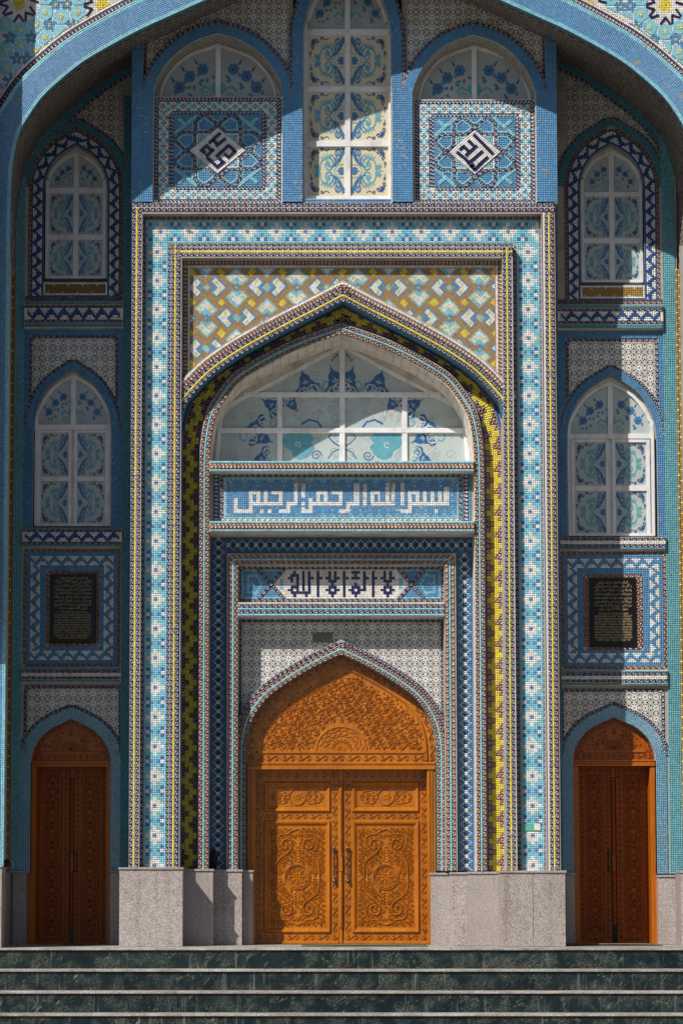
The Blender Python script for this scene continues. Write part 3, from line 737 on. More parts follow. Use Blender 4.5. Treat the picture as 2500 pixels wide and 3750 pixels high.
# blue flower band (recessed)
bb = MB(); bb.box(510, 770, 622, 3190, 40, 300); bb.box(1880, 770, 1996, 3190, 40, 300); bb.box(622, 770, 1880, 900, 40, 300)
band_o = bb.build('flower_band', M_PLA, mosque)
ms = Mosaic()
ms.grid(531, 891, 612, 3190, 40, band_v, n=12, m=16*21+8, wear=.12)
ms.grid(1900, 891, 1982, 3190, 40, band_v, n=12, m=16*21+8, wear=.12)
ms.grid(531, 808, 1982, 890, 40, lambda i, j, n, m: band_h(i-3, j, n, m), m=12, n=217, wear=.28)
ms.build('flower_mosaic', band_o)
ms = Mosaic()
vrows(ms, 517, 795, 3190, 40, [('bead', 12, 'N', 'V')]); vrows(ms, 1984, 795, 3190, 40, [('bead', 10, 'N', 'V')]); vrows(ms, 1884, 900, 3190, 40, [('bead', 13, 'N', 'V')])
hrows(ms, 530, 1984, 794, 40, [('bead', 11, 'N', 'V')]); ms.build('bead_strip', band_o)
# inner frame
fb = MB(); fb.box(612, 890, 662, 3190, 0, 300); fb.box(1846, 890, 1884, 3190, 0, 300); fb.box(662, 890, 1846, 944, 0, 300)
inner_o = fb.build('inner_frame', M_PLA, mosque)
ms = Mosaic()
vrows(ms, 612, 892, 3190, 0, [('bead', 10, 'N', 'V'), ('plain', 1.5, 'S'), ('bead', 11, 'N', 'V'), ('gap', 1), YT, ('gap', 1), ('bead', 12.5, 'N', 'V'), ('plain', 3, 'N')])
vrows(ms, 1847, 905, 3190, 0, [('bead', 12, 'N', 'V'), ('gap', .8), YT, ('gap', .8), ('bead', 12, 'N', 'V'), ('plain', 2, 'S')])
hrows(ms, 623, 1884, 892, 0, [('bead', 11, 'N', 'V'), ('plain', 2.5, 'S'), ('bead', 11, 'N', 'V'), ('plain', 1.5, 'S'), ('tile', 8, 'Y'), ('plain', 1.5, 'S'), ('bead', 12, 'N', 'V')])
ms.build('bead_border', inner_o)

# ---- ochre spandrel panel and its arch --------------------------------------------
AX1 = 1257
C1 = arch((664, 3190), [(664, 1540), (678, 1482), (705, 1445), (756, 1391), (807, 1348), (884, 1297), (960, 1254), (1062, 1200), (1164, 1149), (1257, 1101)], AX1)
sp = MB(); apply_plate(sp, C1, 34, 655, 1859, 930, 45, 110)
spo = sp.build('spandrel_panel', M_PLA, mosque)
C1o = offset(C1, 66)
def above_arch(P):
    P = np.array(P); A = P[:-1]; Dv = P[1:]-P[:-1]; L2 = (Dv**2).sum(1)+1e-9
    def f(u, v):
        c = np.array([u, v]); t = np.clip(((c-A)*Dv).sum(1)/L2, 0, 1); i = int(np.argmin(np.linalg.norm(A+Dv*t[:, None]-c, axis=1)))
        return (u-A[i, 0])*Dv[i, 1]-(v-A[i, 1])*Dv[i, 0] > 0
    return f
ab = above_arch(C1o)
HN = 9
HK = np.full((HN, HN), '.', dtype='<U1')
for a_ in range(HN):
    for b_ in range(HN):
        if not (a_ >= HN-5 or b_ >= HN-5): continue
        bd = a_ == HN-1 or b_ == HN-1 or (a_ == HN-5 and b_ <= HN-5) or (b_ == HN-5 and a_ <= HN-5) or a_ == 0 or b_ == 0
        HK[a_, b_] = 'c' if bd else 'w'
for k_ in range(3):
    HK[HN-6, HN-6-k_] = 'c'; HK[HN-6-k_, HN-6] = 'c'
for a_, b_ in ((HN-3, 2), (HN-3, 3), (2, HN-3), (3, HN-3), (HN-2, 2), (2, HN-2)): HK[a_, b_] = 'Y'
def ochre_color(u, v):
    s = 6.55; per = 112.0
    X0, Y0 = 1257-112*.5-0, 1053.0      # a teal lattice centre
    best = 'O'
    i0 = round((u-X0)/per); j0 = round((v-Y0)/per)
    for i in (i0-1, i0, i0+1):
        for j in (j0-1, j0, j0+1):
            cu, cv = X0+i*per, Y0+j*per; teal = (i+j) % 2 == 0
            du, dv = u-cu, v-cv
            m = (abs(du)+abs(dv))
            if m < 15:
                return ('T' if m > 5 else 'Y') if teal else ('B' if m > 5 else 'Y')
            # yellow diamonds at the cell corners
            if abs(abs(du)-56)+abs(abs(dv)-56) < 16: return 'Y'
            # hooks on the edges
            if teal:
                for ax, ay in ((1, 0), (-1, 0)):          # blue hooks beside it pointing away
                    x = du*ax
                    p, r = ((77-x)+dv)/1.4142, ((77-x)-dv)/1.4142
                    a, b = int(math.floor(HN-.001-p/s)), int(math.floor(HN-.001-r/s))
                    if 0 <= a < HN and 0 <= b < HN and p >= 0 and r >= 0 and HK[a, b] != '.':
                        k = HK[a, b]; return {'c': 'B', 'w': 'W', 'Y': 'Y'}[k]
            else:
                for ay in (1, -1):                        # turquoise hooks above and below, pointing away
                    y = dv*ay
                    p, r = ((74-y)+du)/1.4142, ((74-y)-du)/1.4142
                    a, b = int(math.floor(HN-.001-p/s)), int(math.floor(HN-.001-r/s))
                    if 0 <= a < HN and 0 <= b < HN and p >= 0 and r >= 0 and HK[a, b] != '.':
                        k = HK[a, b]; return {'c': 'T', 'w': 'W', 'Y': 'Y'}[k]
    return best
ms = Mosaic(); s45 = 6.4
A_ = WA([(693, 982), (1821, 982)], 45); B_ = WA([(693, 1400), (1821, 1400)], 45)
PU0, PU1, PV0 = 694, 1820, 983
qs, cs = [], []
h = s45/2**.5
for a in range(-5, 260):
    for b in range(-200, 260):
        u = PU0-20+(a+b)*h; v = PV0-20+(a-b)*h
        if not (PU0+h*.4 < u < PU1-h*.4 and PV0+h*.4 < v < 1400) or not ab(u, v): continue
        qs.append([W(u-h, v, 45), W(u, v+h, 45), W(u+h, v, 45), W(u, v-h, 45)]); cs.append(C[ochre_color(u, v)])
q_ = np.array(qs); c_ = np.array(cs)*np.exp(rng.normal(0, .12, (len(cs), 1)))
ms.q.append(q_); ms.c.append(np.clip(c_, 0, .85)); ms.h.append(np.full(len(q_), 1.5)); ms.g.append(np.full(len(q_), .045))
ms.build('hook_mosaic', spo)
ms = Mosaic()
hrows(ms, 668, 1846, 954, 45, [('comb', 18, 'R', 'P'), ('tile', 7, 'W')])
vrows(ms, 668, 973, 1400, 45, [('comb', 17, 'R', 'P'), ('tile', 7, 'W')]); vrows(ms, 1822, 973, 1400, 45, [('tile', 7, 'W'), ('comb', 17, 'R', 'P')])
ms.build('bead_strip', spo)
arc_only = [p for p, o_ in zip(C1, offset(C1, 67)) if 616 < o_[0] < 1898 and p[1] < 1530]
ar = MB(); ar.ring(arc_only, 0, 67, 15, 112); ar.ring(C1, 0, 3, 15, 112)
arch1_o = ar.build('portal_arch', M_PLA, mosque)
ms = Mosaic(); ms.strip(C1[1:-1], [('bead', 13, 'N', 'V')], 13); ms.strip(arc_only, [('gap', 13), ('gap', 1), ('tile', 8, 'Y'), ('gap', 1), ('bead', 13, 'N', 'V'), ('comb', 18, 'R', 'P'), ('tile', 8, 'W')], 13)
ms.build('arch_border', arch1_o)
def reveal(ms, path, d0, d1, rows, fn, **k):
    P = np.array(path, float); sl = cumlen(P); n = int(sl[-1]/7); P = resample(P, sl, np.linspace(0, sl[-1], n+1))
    A = WA(P, d0); B = A.copy(); B[:, 1] = S*d1; ms.patch(A, B, rows, fn, **k)
ms = Mosaic(); reveal(ms, C1, 15, 108, 12, lambda i, j: 'E' if j < 6 else 'Z'); ms.build('arch_soffit_mosaic', arch1_o)

# ---- yellow zigzag band -----------------------------------------------------------
AX2 = 1252
CB = arch((766, 3190), [(766, 1710), (770, 1625), (785, 1538), (807, 1488), (858, 1416), (909, 1374), (1011, 1316), (1113, 1270), (1252, 1222)], AX2)
yr = MB(); yr.ring(CB, 30, 125, 110, 300); yo = yr.build('zigzag_band', M_PLA, mosque)
ms = Mosaic()
YP = ["LL..", "L..R", "..RR", "L..R"]
P = np.array(CB, float); sl = cumlen(P)
o0, wd = 43, 57
A0 = offset(CB, o0+wd); B0 = offset(CB, o0); n = 4*round(.5*(cumlen(A0)[-1]+cumlen(B0)[-1])/84); sa = np.linspace(0, sl[-1], n+1)
for c_ in range(4):
    ra = offset(CB, o0+wd*(c_+1)/4); rb = offset(CB, o0+wd*c_/4)
    for i in range(n):
        seg = np.linspace(sa[i], sa[i+1], 4)
        A = WA(resample(ra, sl, seg), 110); B = WA(resample(rb, sl, seg), 110)
        if YP[i % 4][c_] == '.': ms.patch(A, B, 2, lambda i, j: 'Y', grout=(.12, .11, .06))
        else:
            A2, B2 = A[[0, 3]], B[[0, 3]]; ms.beadrow(A2, B2, 'bead', C['R'], C['P'])
ms.strip(CB, [('tile', 7, 'Z')], 110, off=36); ms.strip(CB, [('tile', 10, 'Z')], 110, off=101)
ms.build('zigzag_mosaic', yo)

# ---- bead frame of the niche and lunette window --------------------------------------
br = MB(); br.ring(CB, 0, 37, 70, 262); bro = br.build('niche_frame', M_REV, mosque)
ms = Mosaic(); ms.strip(CB, [('bead', 13, 'R', 'P'), ('gap', 1.2), ('tile', 7, 'T'), ('gap', 1.2), ('bead', 13, 'R', 'P')], 68); ms.build('bead_border', bro)
# pale facing blocks on the reveal of the lunette
arcb = [p for p in CB if p[1] < 1712]; P = np.array(arcb); sl = cumlen(P); nb = 44
for i in range(nb):
    seg = np.linspace(sl[-1]*i/nb+.9, sl[-1]*(i+1)/nb-.9, 3)
    A = WA(resample(P, sl, seg), 72); B = A.copy(); B[:, 1] = S*235
    ctr_ = np.array([W(AX2, 1690, 72)])
    def inn(X): t = X.copy(); dv = ctr_-t; dv[:, 1] = 0; t += dv/np.linalg.norm(dv, axis=1)[:, None]*.012; return t
    Ai, Bi = inn(A), inn(B); v = list(A)+list(B)+list(Ai)+list(Bi)
    mk('reveal_block', v, [(6, 9, 10, 7), (7, 10, 11, 8), (0, 6, 7, 1), (1, 7, 8, 2), (0, 3, 9, 6), (2, 8, 11, 5)], M_REV, bro)

# ---- windows ---------------------------------------------------------------------------
def pane_print():
    """scrolling foliage of one pane, unit square, mirrored copies for the right pane"""
    sets = {}
    def R(): return Relief(lambda u, v, h: (u, -h, -v))
    b, dk, te, gr = R(), R(), R(), R()
    for sy in (0, 1):
        f = (lambda y: y) if sy == 0 else (lambda y: 1-y)
        hd = 1 if sy == 0 else -1
        te.spiral(.55, f(.37), .16, -2.2*hd, hd, 1.5, .042, .01, 22); te.disc(.55, f(.37), .05, .01, 8)
        te.spiral(.50, f(.36), .20, 2.6*hd, hd, .55, .036, .01, 12)
        b.ribbon([(.60, f(.42)), (.74, f(.38)), (.86, f(.28)), (.93, f(.15)), (.97, f(.03))], .065, .01, .5, 1.3)
        b.spiral(.80, f(.13), .09, 0, -hd, 1.2, .038, .01, 14)
        for k in range(5): b.leaf(.66+.06*k, f(.40-.055*k), (-.6-.5*(k % 2))*hd, .16, .055, .01); b.leaf(.70+.05*k, f(.33-.05*k), (-2.2)*hd, .13, .05, .01)
        for k in range(5): te.leaf(.42+.045*k, f(.27-.015*k), (-2.4+.45*k)*hd, .12, .045, .01)
        te.palm(.34, f(.48), math.pi+.5*hd, .25, 4, .7, .07, .01)
        dk.palm(.11, f(.09), .78*hd, .15, 5, 2.2, .06, .01)
        dk.spiral(.24, f(.09), .055, 0, hd, 1.1, .034, .01, 10); dk.spiral(.10, f(.22), .055, 1.5, -hd, 1.1, .034, .01, 10)
        dk.spiral(.37, f(.06), .045, 0, -hd, 1.1, .03, .01, 9); dk.spiral(.07, f(.34), .04, 1.5, hd, 1.1, .03, .01, 9)
        dk.ribbon([(.42, f(.05)), (.5, f(.08)), (.58, f(.04))], .02, .01); dk.ribbon([(.05, f(.38)), (.08, f(.43))], .02, .01)
    gr.ribbon([(.97, .36), (.80, .37), (.70, .5), (.80, .63), (.97, .64)], .028, .01)
    b.palm(.97, .5, math.pi, .20, 5, 1.6, .10, .01)
    gr.ribbon([(.52, .45), (.62, .5), (.52, .55)], .02, .01); gr.palm(.30, .5, math.pi, .2, 3, .9, .04, .01)
    for nm, r, m in (('b', b, M_PBLU), ('d', dk, M_PDRK), ('t', te, M_PTEA), ('g', gr, M_PGRY)):
        me = bpy.data.meshes.new('scroll_print'); me.from_pydata([tuple(x) for x in r.v], [], r.f); me.materials.append(m); sets[nm] = me
    return sets
PRINT = pane_print()
def rose_print(R_b, R_d, R_t, u0, u1, v0, v1):
    """garland of roses and a vase in an arched head; centre axis at (u0+u1)/2, base v1"""
    c = (u0+u1)/2; hw = (u1-u0)/2; hh = v1-v0; s = hw*.13
    for sg in (-1, 1):
        for fx, fy in ((.27, .64), (.50, .50), (.68, .28)):
            x, y = c+sg*hw*fx, v1-hh*fy*.9
            R_b.palm(x, y, -math.pi/2, s*1.05, 8, 6.2, s*1.1, .5); R_b.disc(x, y, s*.75, .6, 10); R_d.disc(x, y, s*.42, .9, 8)
            R_d.leaf(x+sg*s*.6, y-s*.5, -math.pi/2+sg*.6, s*1.3, s*.3, .5)
            for k in range(5):
                R_b.leaf(x-sg*s*(1.1-.45*k), y+s*(.75+.3*(k % 3)), .6+k*1.1, s*.85, s*.45, .5)
        R_t.ribbon([(c, v1-hh*.10), (c+sg*hw*.12, v1-hh*.22), (c+sg*hw*.24, v1-hh*.28), (c+sg*hw*.33, v1-hh*.18)], s*.35, .5)
        R_t.spiral(c+sg*hw*.22, v1-hh*.10, s*.8, 0, sg, 1.3, s*.22, .5, 12)
    R_t.blob([(c+math.cos(a)*hw*.13, v1-hh*.27+math.sin(a)*hh*.10) for a in np.linspace(0, 6.28, 12)[:-1]], .5)
def add_prints(parent, u0, v0, u1, v1, d, flip, shade='full'):
    a = W(u0, v0, d); b = W(u1, v1, d); sx, sz = b[0]-a[0], a[2]-b[2]
    for k, me in PRINT.items():
        o = link('scroll_print', me, parent, 'stuff')
        o.location = (b[0] if flip else a[0], S*d-.0012, a[2]); o.scale = (-sx if flip else sx, .06, sz)
def arched_window(name, outline, axis, vbot, d, fw_, hbars, vbar, rows, sash=None, panem=M_PANE, headm=None, parent=mosque, vbar_to=None):
    """outline: left half of the frame outside from foot to apex; rows: list of (v0,v1) of square pane rows; vbar=(u0,u1)"""
    L = smooth(outline, 3); path = L+[(2*axis-u, v) for u, v in reversed(L[:-1])]
    wroot = MB(); wroot.ring(path, -fw_, 0, d-8, d+20)
    wo = wroot.build(name, M_WHT, parent)
    sr = MB(); sr.ring(path, .4, 26, d-2, d+20); sr.build('window_surround', M_REV, wo)
    u0, u1 = path[0][0], path[-1][0]
    fr = MB()
    fr.box(u0+.5, vbot-fw_*.8, u1-.5, vbot, d-7, d+18)
    apex = min(v for u, v in path)
    for v0, v1 in hbars: fr.box(u0+3, v0, u1-3, v1, d-6, d+16, 1.2)
    fr.each('transom', M_WHT, wo)
    ml = MB(); ml.box(vbar[0], apex+4, vbar[1], vbar_to or vbot, d-4.5, d+15, 1.2)
    if sash:
        for (a, b, c_, e_) in sash: ml.box(a, b, c_, e_, d-3.5, d+14, 1.0)
    ml.each('mullion', M_WHT, wo)
    if sash: MB().box(u0+3, hbars[0][1]-2, u1-3, vbot-2, d+8, d+20).build('casement', M_WHT, wo)
    # arched head panes, cut left and right of the mullion
    htop = hbars[0][0] if hbars else vbot
    inn = [tuple(p) for p in offset(path, -fw_*.6)]
    for sg in (0, 1):
        pts = [p for p in inn if (p[0] < axis if sg == 0 else p[0] > axis) and p[1] < htop]
        if sg == 0: pg = [(vbar[0]+3, htop+3), (vbar[0]+3, apex+5)]+[p for p in reversed(pts)]+[(pts[0][0], htop+3)]
        else: pg = [(pts[-1][0], htop+3)]+[p for p in reversed(pts)]+[(vbar[1]-3, apex+5), (vbar[1]-3, htop+3)]
        MB().poly(pg[::-1], d+4, d+12).build('pane', headm or panem, wo)
    b_, dd, te = Relief(onplane(d+3.6)), Relief(onplane(d+3.6)), Relief(onplane(d+3.6))
    rose_print(b_, dd, te, inn[0][0]+4, inn[-1][0]-4, apex+fw_, htop-2)
    b_.build('rose_print', M_PBLU, wo); dd.build('rose_print', M_PDRK, wo); te.build('vase_print', M_PTEA, wo)
    for (a, b, cL) in rows:
        for i, (x0, x1) in enumerate(cL):
            MB().box(x0-3, a-3, x1+3, b+3, d+4, d+(7.5 if sash else 12)).build('pane', panem, wo)
            add_prints(wo, x0+1, a+1, x1-1, b-1, d+3.6, i == 1)
    return wo
# lunette
DL = 262
lz = lambda x, y: (q(740+x/1.537, 1180+y/1.537), 1180+y/1.537)
out_l = [lz(*p) for p in ((82, 782), (103, 532), (150, 470), (215, 432), (330, 376), (560, 256), (789, 128))]
ax = 1253.5
lp = out_l+[(2*ax-u, v) for u, v in reversed(out_l[:-1])]
lun = MB(); lun.ring(lp, -8, 6, DL-8, DL+20); MB().add(*[(lambda r: (r.v, r.f))(MB().ring(lp, 6.2, 70, DL-1, DL+20))][0]).build('window_surround', M_REV, bro); lo = lun.build('lunette_window', M_WHT, mosque)
fr = MB(); fr.box(890, 1436, 1618, 1453, DL-7, DL+14, 1.2); fr.box(800, 1567, 1706, 1585, DL-7, DL+14, 1.2); fr.each('transom', M_WHT, lo)
fr = MB(); fr.box(1244, 1265, 1264, 1690, DL-5.5, DL+14, 1.2); fr.box(1015, 1445, 1034, 1690, DL-5, DL+14, 1.2); fr.box(1474, 1445, 1493, 1690, DL-5, DL+14, 1.2); fr.each('mullion', M_WHT, lo)
inn = [tuple(p) for p in offset(lp, -4)]
half = len(inn)//2
def side_at(v, left=True):
    L = inn[:half+1]; vs = [p[1] for p in L][::-1]; us = [p[0] for p in L][::-1]; u = float(np.interp(v, vs, us)); return u if left else 2*ax-u
def lpane(pts): MB().poly(pts, DL+4, DL+12).build('pane', M_PANP, lo)
for left in (True, False):
    m_ = (lambda u: u) if left else (lambda u: 2*ax-u)
    kn = [p for p in inn[:half+1]]
    def seq(v0, v1): return [(side_at(v1), v1)]+[p for p in kn if v0 < p[1] < v1]+[(side_at(v0), v0)]
    P1 = seq(1272, 1438)+[(1246, 1272), (1246, 1438)]
    P2 = seq(1452, 1569)+[(1017, 1452), (1017, 1569)]
    P3 = seq(1583, 1690)+[(1017, 1583), (1017, 1690)]
    for p in (P1, P2, P3, [(1032, 1569), (1032, 1452), (1246, 1452), (1246, 1569)], [(1032, 1690), (1032, 1583), (1246, 1583), (1246, 1690)]):
        pp = [(m_(u), v) for u, v in p]; lpane(pp if left else pp[::-1])
pb, pd, pt, pp_, pr, pg_ = (Relief(onplane(DL+3.6)) for _ in range(6))
def palmette(u, v, a, s, r1, r2):
    ca, sa = math.cos(a), math.sin(a); X = lambda x, y: (u+(x*ca-y*sa)*s, v+(x*sa+y*ca)*s)
    half = [(1.9, 0), (1.25, .12), (1.0, .38), (.72, .62), (.35, .60), (.15, .80), (-.25, .95), (-.55, .72), (-.45, .42), (-.75, .30), (-.8, 0)]
    r1.blob([X(x, y) for x, y in half]+[X(x, -y) for x, y in half[::-1][1:-1]], .45)
    for sg in (-1, 1):
        r1.leaf(*X(-.3, .5*sg), a+sg*1.9, s*1.1, s*.55, .4); r1.disc(*X(-.75, 1.05*sg), s*.5, .42, 10); r2.disc(*X(-.75, 1.05*sg), s*.2, 1.0, 8); r2.ribbon([X(-.95+.62*math.cos(t), .55*sg+.62*math.sin(t)) for t in np.linspace(0, 6.28, 12)], s*.16, .9)
    for t, l in ((0, .75), (.8, .6), (-.8, .6)): r2.leaf(*X(-.1, 0), a+t, s*l, s*.24, 1.1)
C0 = (1253, 1800)
for sg in (-1, 1):
    for (x, y), s, ang in (((585, 345), 40, -1.9), ((660, 385), 20, -2.0), ((700, 360), 22, -1.6), ((395, 470), 34, -2.6), ((500, 455), 30, .9), ((410, 500), 24, 2.2), ((310, 585), 34, 3.0), ((400, 560), 20, 2.8), ((330, 648), 36, .4), ((235, 640), 24, 2.6), ((365, 720), 20, 1.0), ((340, 765), 32, 2.8)):
        u, v = lz(x, y); u = u if sg < 0 else 2*ax-u; a = ang if sg < 0 else math.pi-ang
        if s >= 30: palmette(u, v, a, s*.80, pb, pp_)
        else: pt.ribbon([(u+s*.6*math.cos(t), v+s*.8*math.sin(t)) for t in np.linspace(0, 6.28, 12)], s*.22, .4)
    palmette(1253+sg*22, lz(0, 335)[1], -1.57+sg*.35, 36, pb, pp_)
    for i in range(16):
        t = i/15; a = math.pi+.12+t*(math.pi/2-.2); rad = 395-120*t; u, v = C0[0]-sg*math.cos(a)*rad, C0[1]+math.sin(a)*(330+60*t)
        if v > 1676 or v < 1300: continue
        if side_at(v)+25 < u < 2*ax-side_at(v)-25: pr.spiral(u, v, 17, a*2, 1 if i % 2 else -1, 1.3, 3.2, .35, 12)
    # turquoise cartouche
    u = 1253+sg*95
    cz = [(455, 655), (470, 628), (540, 624), (612, 628), (632, 655), (612, 678), (634, 706), (612, 742), (585, 764), (545, 772), (515, 760), (500, 722), (470, 708), (448, 680)]
    cp = [lz(*p) for p in cz]; cp = cp if sg < 0 else [(2*ax-a_, b_) for a_, b_ in cp]; pt.blob(cp, .4)
    pb.spiral(1253+sg*95, 1668, 20, 0, sg, 1.5, 4.2, .9, 16); pb.ribbon([(1253+sg*150, 1553), (1253+sg*120, 1537), (1253+sg*90, 1545), (1253+sg*75, 1565)], 7, .5)
    pp_.spiral(1253+sg*165, 1628, 13, 1, sg, 1.1, 5, 1.0, 12); pb.ribbon([(1253, 1640), (1253+sg*30, 1622), (1253+sg*50, 1600), (1253+sg*40, 1590)], 5, .8); pb.ribbon([(1253, 1640), (1253+sg*35, 1655), (1253+sg*52, 1680)], 4, .8)
    for k in range(46):
        gu, gv = 1253+sg*(20+(k*61.8) % 430), 1330+(k*137.5) % 345
        if side_at(gv)+28 < gu < 2*ax-side_at(gv)-28: pg_.spiral(gu, gv, 15+(k % 3)*4, k*1.3, sg if k % 2 else -sg, 1.3, 3.6, .25, 12); pg_.leaf(gu, gv+12, k*.9, 17, 7, .25)
    for k in range(4): pr.spiral(1253+sg*(40+46*k), 1500+12*(k % 2), 17, k, sg, 1.4, 3, .35, 12)
for v_, u_ in ((1300, 9), (1308, 17), (1318, 26)):
    for sg in (-1, 1): pd.disc(1253+sg*(u_+10), v_, 4.5, .5, 8)
pg_.build('ghost_scroll_print', M_PGHO, lo); pb.build('palmette_print', M_PLUN, lo); pt.build('cartouche_print', M_PTEA, lo); pp_.build('petal_print', M_PLIT, lo); pr.build('scroll_print', M_PROS, lo); pd.build('dot_print', M_PDRK, lo)

# ---- sill mouldings and kufic panel inside the niche ------------------------------------
def moulding(name, u0, u1, v0, v1, d0, d1, rows):
    o = MB().box(u0, v0, u1, v1, d0, d1, 1.5).build(name, M_REV, mosque); ms = Mosaic(); hrows(ms, u0+1, u1-1, v0+.5, d0-1.0, rows); ms.build('mosaic_rows', o); return o
sill = [('tile', 9, 'T'), ('comb', 20, 'R', 'P'), ('gap', 1.5), ('tile', 7, 'T')]
moulding('sill_moulding', 767, 1737, 1688, 1727, 56, 262, sill)
moulding('sill_moulding', 767, 1737, 1908, 1948, 56, 200, sill)
kp = MB().box(766, 1700, 1740, 1930, 110, 262).build('inscription_panel', M_PLA, mosque)
kz = lambda x0, y0, x1, y1, o=0: (820+(x0+o)/3.409, 1730+y0/3.409, 820+(x1+o)/3.409, 1730+y1/3.409)
K1 = [(117, 320, 164, 508), (117, 460, 360, 508), (312, 226, 360, 508), (312, 226, 452, 270), (405, 226, 452, 410), (312, 365, 735, 410), (500, 226, 547, 410), (590, 226, 735, 270), (688, 226, 735, 410), (452, 458, 500, 505), (547, 458, 595, 505),
      (685, 458, 828, 505), (783, 365, 828, 505), (783, 365, 923, 410), (880, 135, 923, 410), (972, 135, 1018, 320), (970, 365, 1018, 410), (968, 435, 1018, 505), (968, 458, 1112, 505), (1065, 320, 1112, 505), (1065, 365, 1490, 410), (1160, 226, 1300, 270), (1160, 226, 1207, 410), (1255, 226, 1300, 410), (1348, 226, 1490, 270), (1443, 226, 1490, 410)]
K2 = [(10, 460, 152, 508), (107, 368, 152, 508), (107, 368, 248, 412), (200, 135, 248, 412), (295, 135, 342, 412), (388, 226, 528, 270), (388, 226, 435, 412), (482, 226, 528, 412), (388, 368, 715, 412), (577, 135, 622, 412), (668, 135, 715, 412), (763, 135, 810, 412), (763, 460, 910, 508), (858, 226, 910, 508), (858, 226, 1000, 270), (953, 226, 1000, 412), (858, 368, 1372, 412), (1047, 226, 1093, 412), (1142, 226, 1188, 412), (1237, 226, 1283, 412), (1322, 175, 1372, 412), (1188, 458, 1238, 508)]
KR = [kz(*r) for r in K1]+[kz(*r, 1432) for r in K2]
G0, G1, H0, H1 = 822.5, 1679.5, 1749, 1900; kn, km = 125, 22
def kuf(i, j, n, m):
    if i in (0, n-1) or j in (0, m-1): return 'T'
    u = G0+(i+.5)*(G1-G0)/n; v = H0+(j+.5)*(H1-H0)/m
    for x0, y0, x1, y1 in KR:
        if x0 <= u <= x1 and y0 <= v <= y1: return 'W'
    if j in (1, 2, 4) and ((i % 7 in (2, 4) and j == 1) or (i % 7 == 3 and j in (2, 4))) : return 'T'
    if j in (m-2, m-3, m-5) and 50 < i and ((i % 5 in (1, 3) and j == m-2) or (i % 5 == 2 and j in (m-3, m-5))): return 'T'
    if i == n-4 and j % 3 == 0: return 'T'
    return 'B'
ms = Mosaic(); ms.grid(G0, H0, G1, H1, 110, kuf, n=kn, m=km, wear=.45); ms.build('kufic_mosaic', kp)
ms = Mosaic()
hrows(ms, 800, 1702, 1735, 110, [('bead', 12, 'N', 'V')]); hrows(ms, 812, 1692, 1901, 110, [('bead', 9, 'S', 'S')])
vrows(ms, 779, 1738, 1908, 110, [('tile', 4, 'E'), ('comb', 18, 'N', 'V'), ('tile', 6, 'E'), ('bead', 11, 'N', 'V')]); vrows(ms, 1681, 1738, 1908, 110, [('bead', 11, 'N', 'V'), ('tile', 6, 'E'), ('comb', 18, 'N', 'V'), ('tile', 12, 'E')])
ms.build('bead_border', kp)

# ---- second recess: checker band, inner frame ----------------------------------------------
ck = MB(); ck.box(762, 1940, 842, 3190, 185, 330); ck.box(1660, 1940, 1742, 3190, 185, 330); ck.box(842, 1940, 1660, 2036, 185, 330)
cko = ck.build('checker_band', M_PLA, mosque)
ms = Mosaic()
ms.grid(771, 1966, 830, 3190, 185, lambda i, j, n, m: chk(i, j), n=8, grout=(.05, .06, .09)); ms.grid(1669, 2026, 1730, 3190, 185, lambda i, j, n, m: chk(i, j), n=8, grout=(.05, .06, .09))
ms.grid(830, 1966, 1730, 2026, 185, lambda i, j, n, m: chk(j, i), m=8, n=135, grout=(.05, .06, .09)); ms.build('checker_mosaic', cko)
f3 = MB(); f3.box(833, 2028, 873, 3190, 150, 330); f3.box(1626, 2028, 1667, 3190, 150, 330); f3.box(873, 2028, 1626, 2068, 150, 330)
f3o = f3.build('door_surround', M_PLA, mosque)
ms = Mosaic(); P3 = [(871, 3190), (871, 2066), (1628, 2066), (1628, 3190)]
ms.strip(P3, [('bead', 12, 'R', 'P'), ('gap', 1.5), ('tile', 7, 'T'), ('gap', 1.5), ('bead', 12, 'R', 'P')], 148.5); ms.build('bead_border', f3o)
# white kufic panel
k2 = MB().box(868, 2060, 1632, 2215, 205, 330).build('inscription_panel', M_PLA, mosque)
b1, b2, b3, b4 = 1038.6, 1459.5, 2085, 2193
ms = Mosaic()
ms.grid(b1, b3, b2, b4, 205, 'W', t=6.9)
def side_pan(ua, ub, mirror):
    cu = ua+(ub-ua)*(.70 if not mirror else .30)
    def f(i, j, n, m):
        x = (i+.5)/n; x = 1-x if mirror else x; y = abs((j+.5)/m-.5)*2
        # X of the strap crosses at x=.70
        e = (x-.70)/.30
        if x > .74 and y < abs(e)*1.02-.02: return 'T' if y < .35 and x > .9 else 'W'
        if i in (0,) and not mirror or (mirror and i == n-1): return 'T'
        if j in (0, m-1): return 'T'
        hx = (x-.16)/.30
        if .14 < x < .19 and y < .62: return 'T'
        if .14 < x < .34 and .52 < y < .66: return 'T'
        if .34 <= x < .48 and abs(y-(.66-(x-.34)*4.4)) < .13: return 'T'
        if .19 < x < .30 and y < .18 and (i+j) % 2 == 0: return 'T'
        if abs(y-(.95-(x-.42)*3.4)) < .10 and .38 < x < .70: return 'T'
        return 'B'
    ms.grid(ua, b3, ub, b4, 205, f, t=6.9)
side_pan(884, b1, False); side_pan(b2, 1613, True)
ms.build('kufic_mosaic', k2)
ms = Mosaic()
for ua, ub, mr in ((884, b1, 0), (b2, 1613, 1)):
    xa, xb = (ua+62, b1+2) if not mr else (b2-2, ub-62)
    ms.strip([(xa, b3), (xb, b4)], [('bead', 12, 'N', 'V')], 202.5, off=-6); ms.strip([(xa, b4), (xb, b3)], [('bead', 12, 'N', 'V')], 201.5, off=-6)
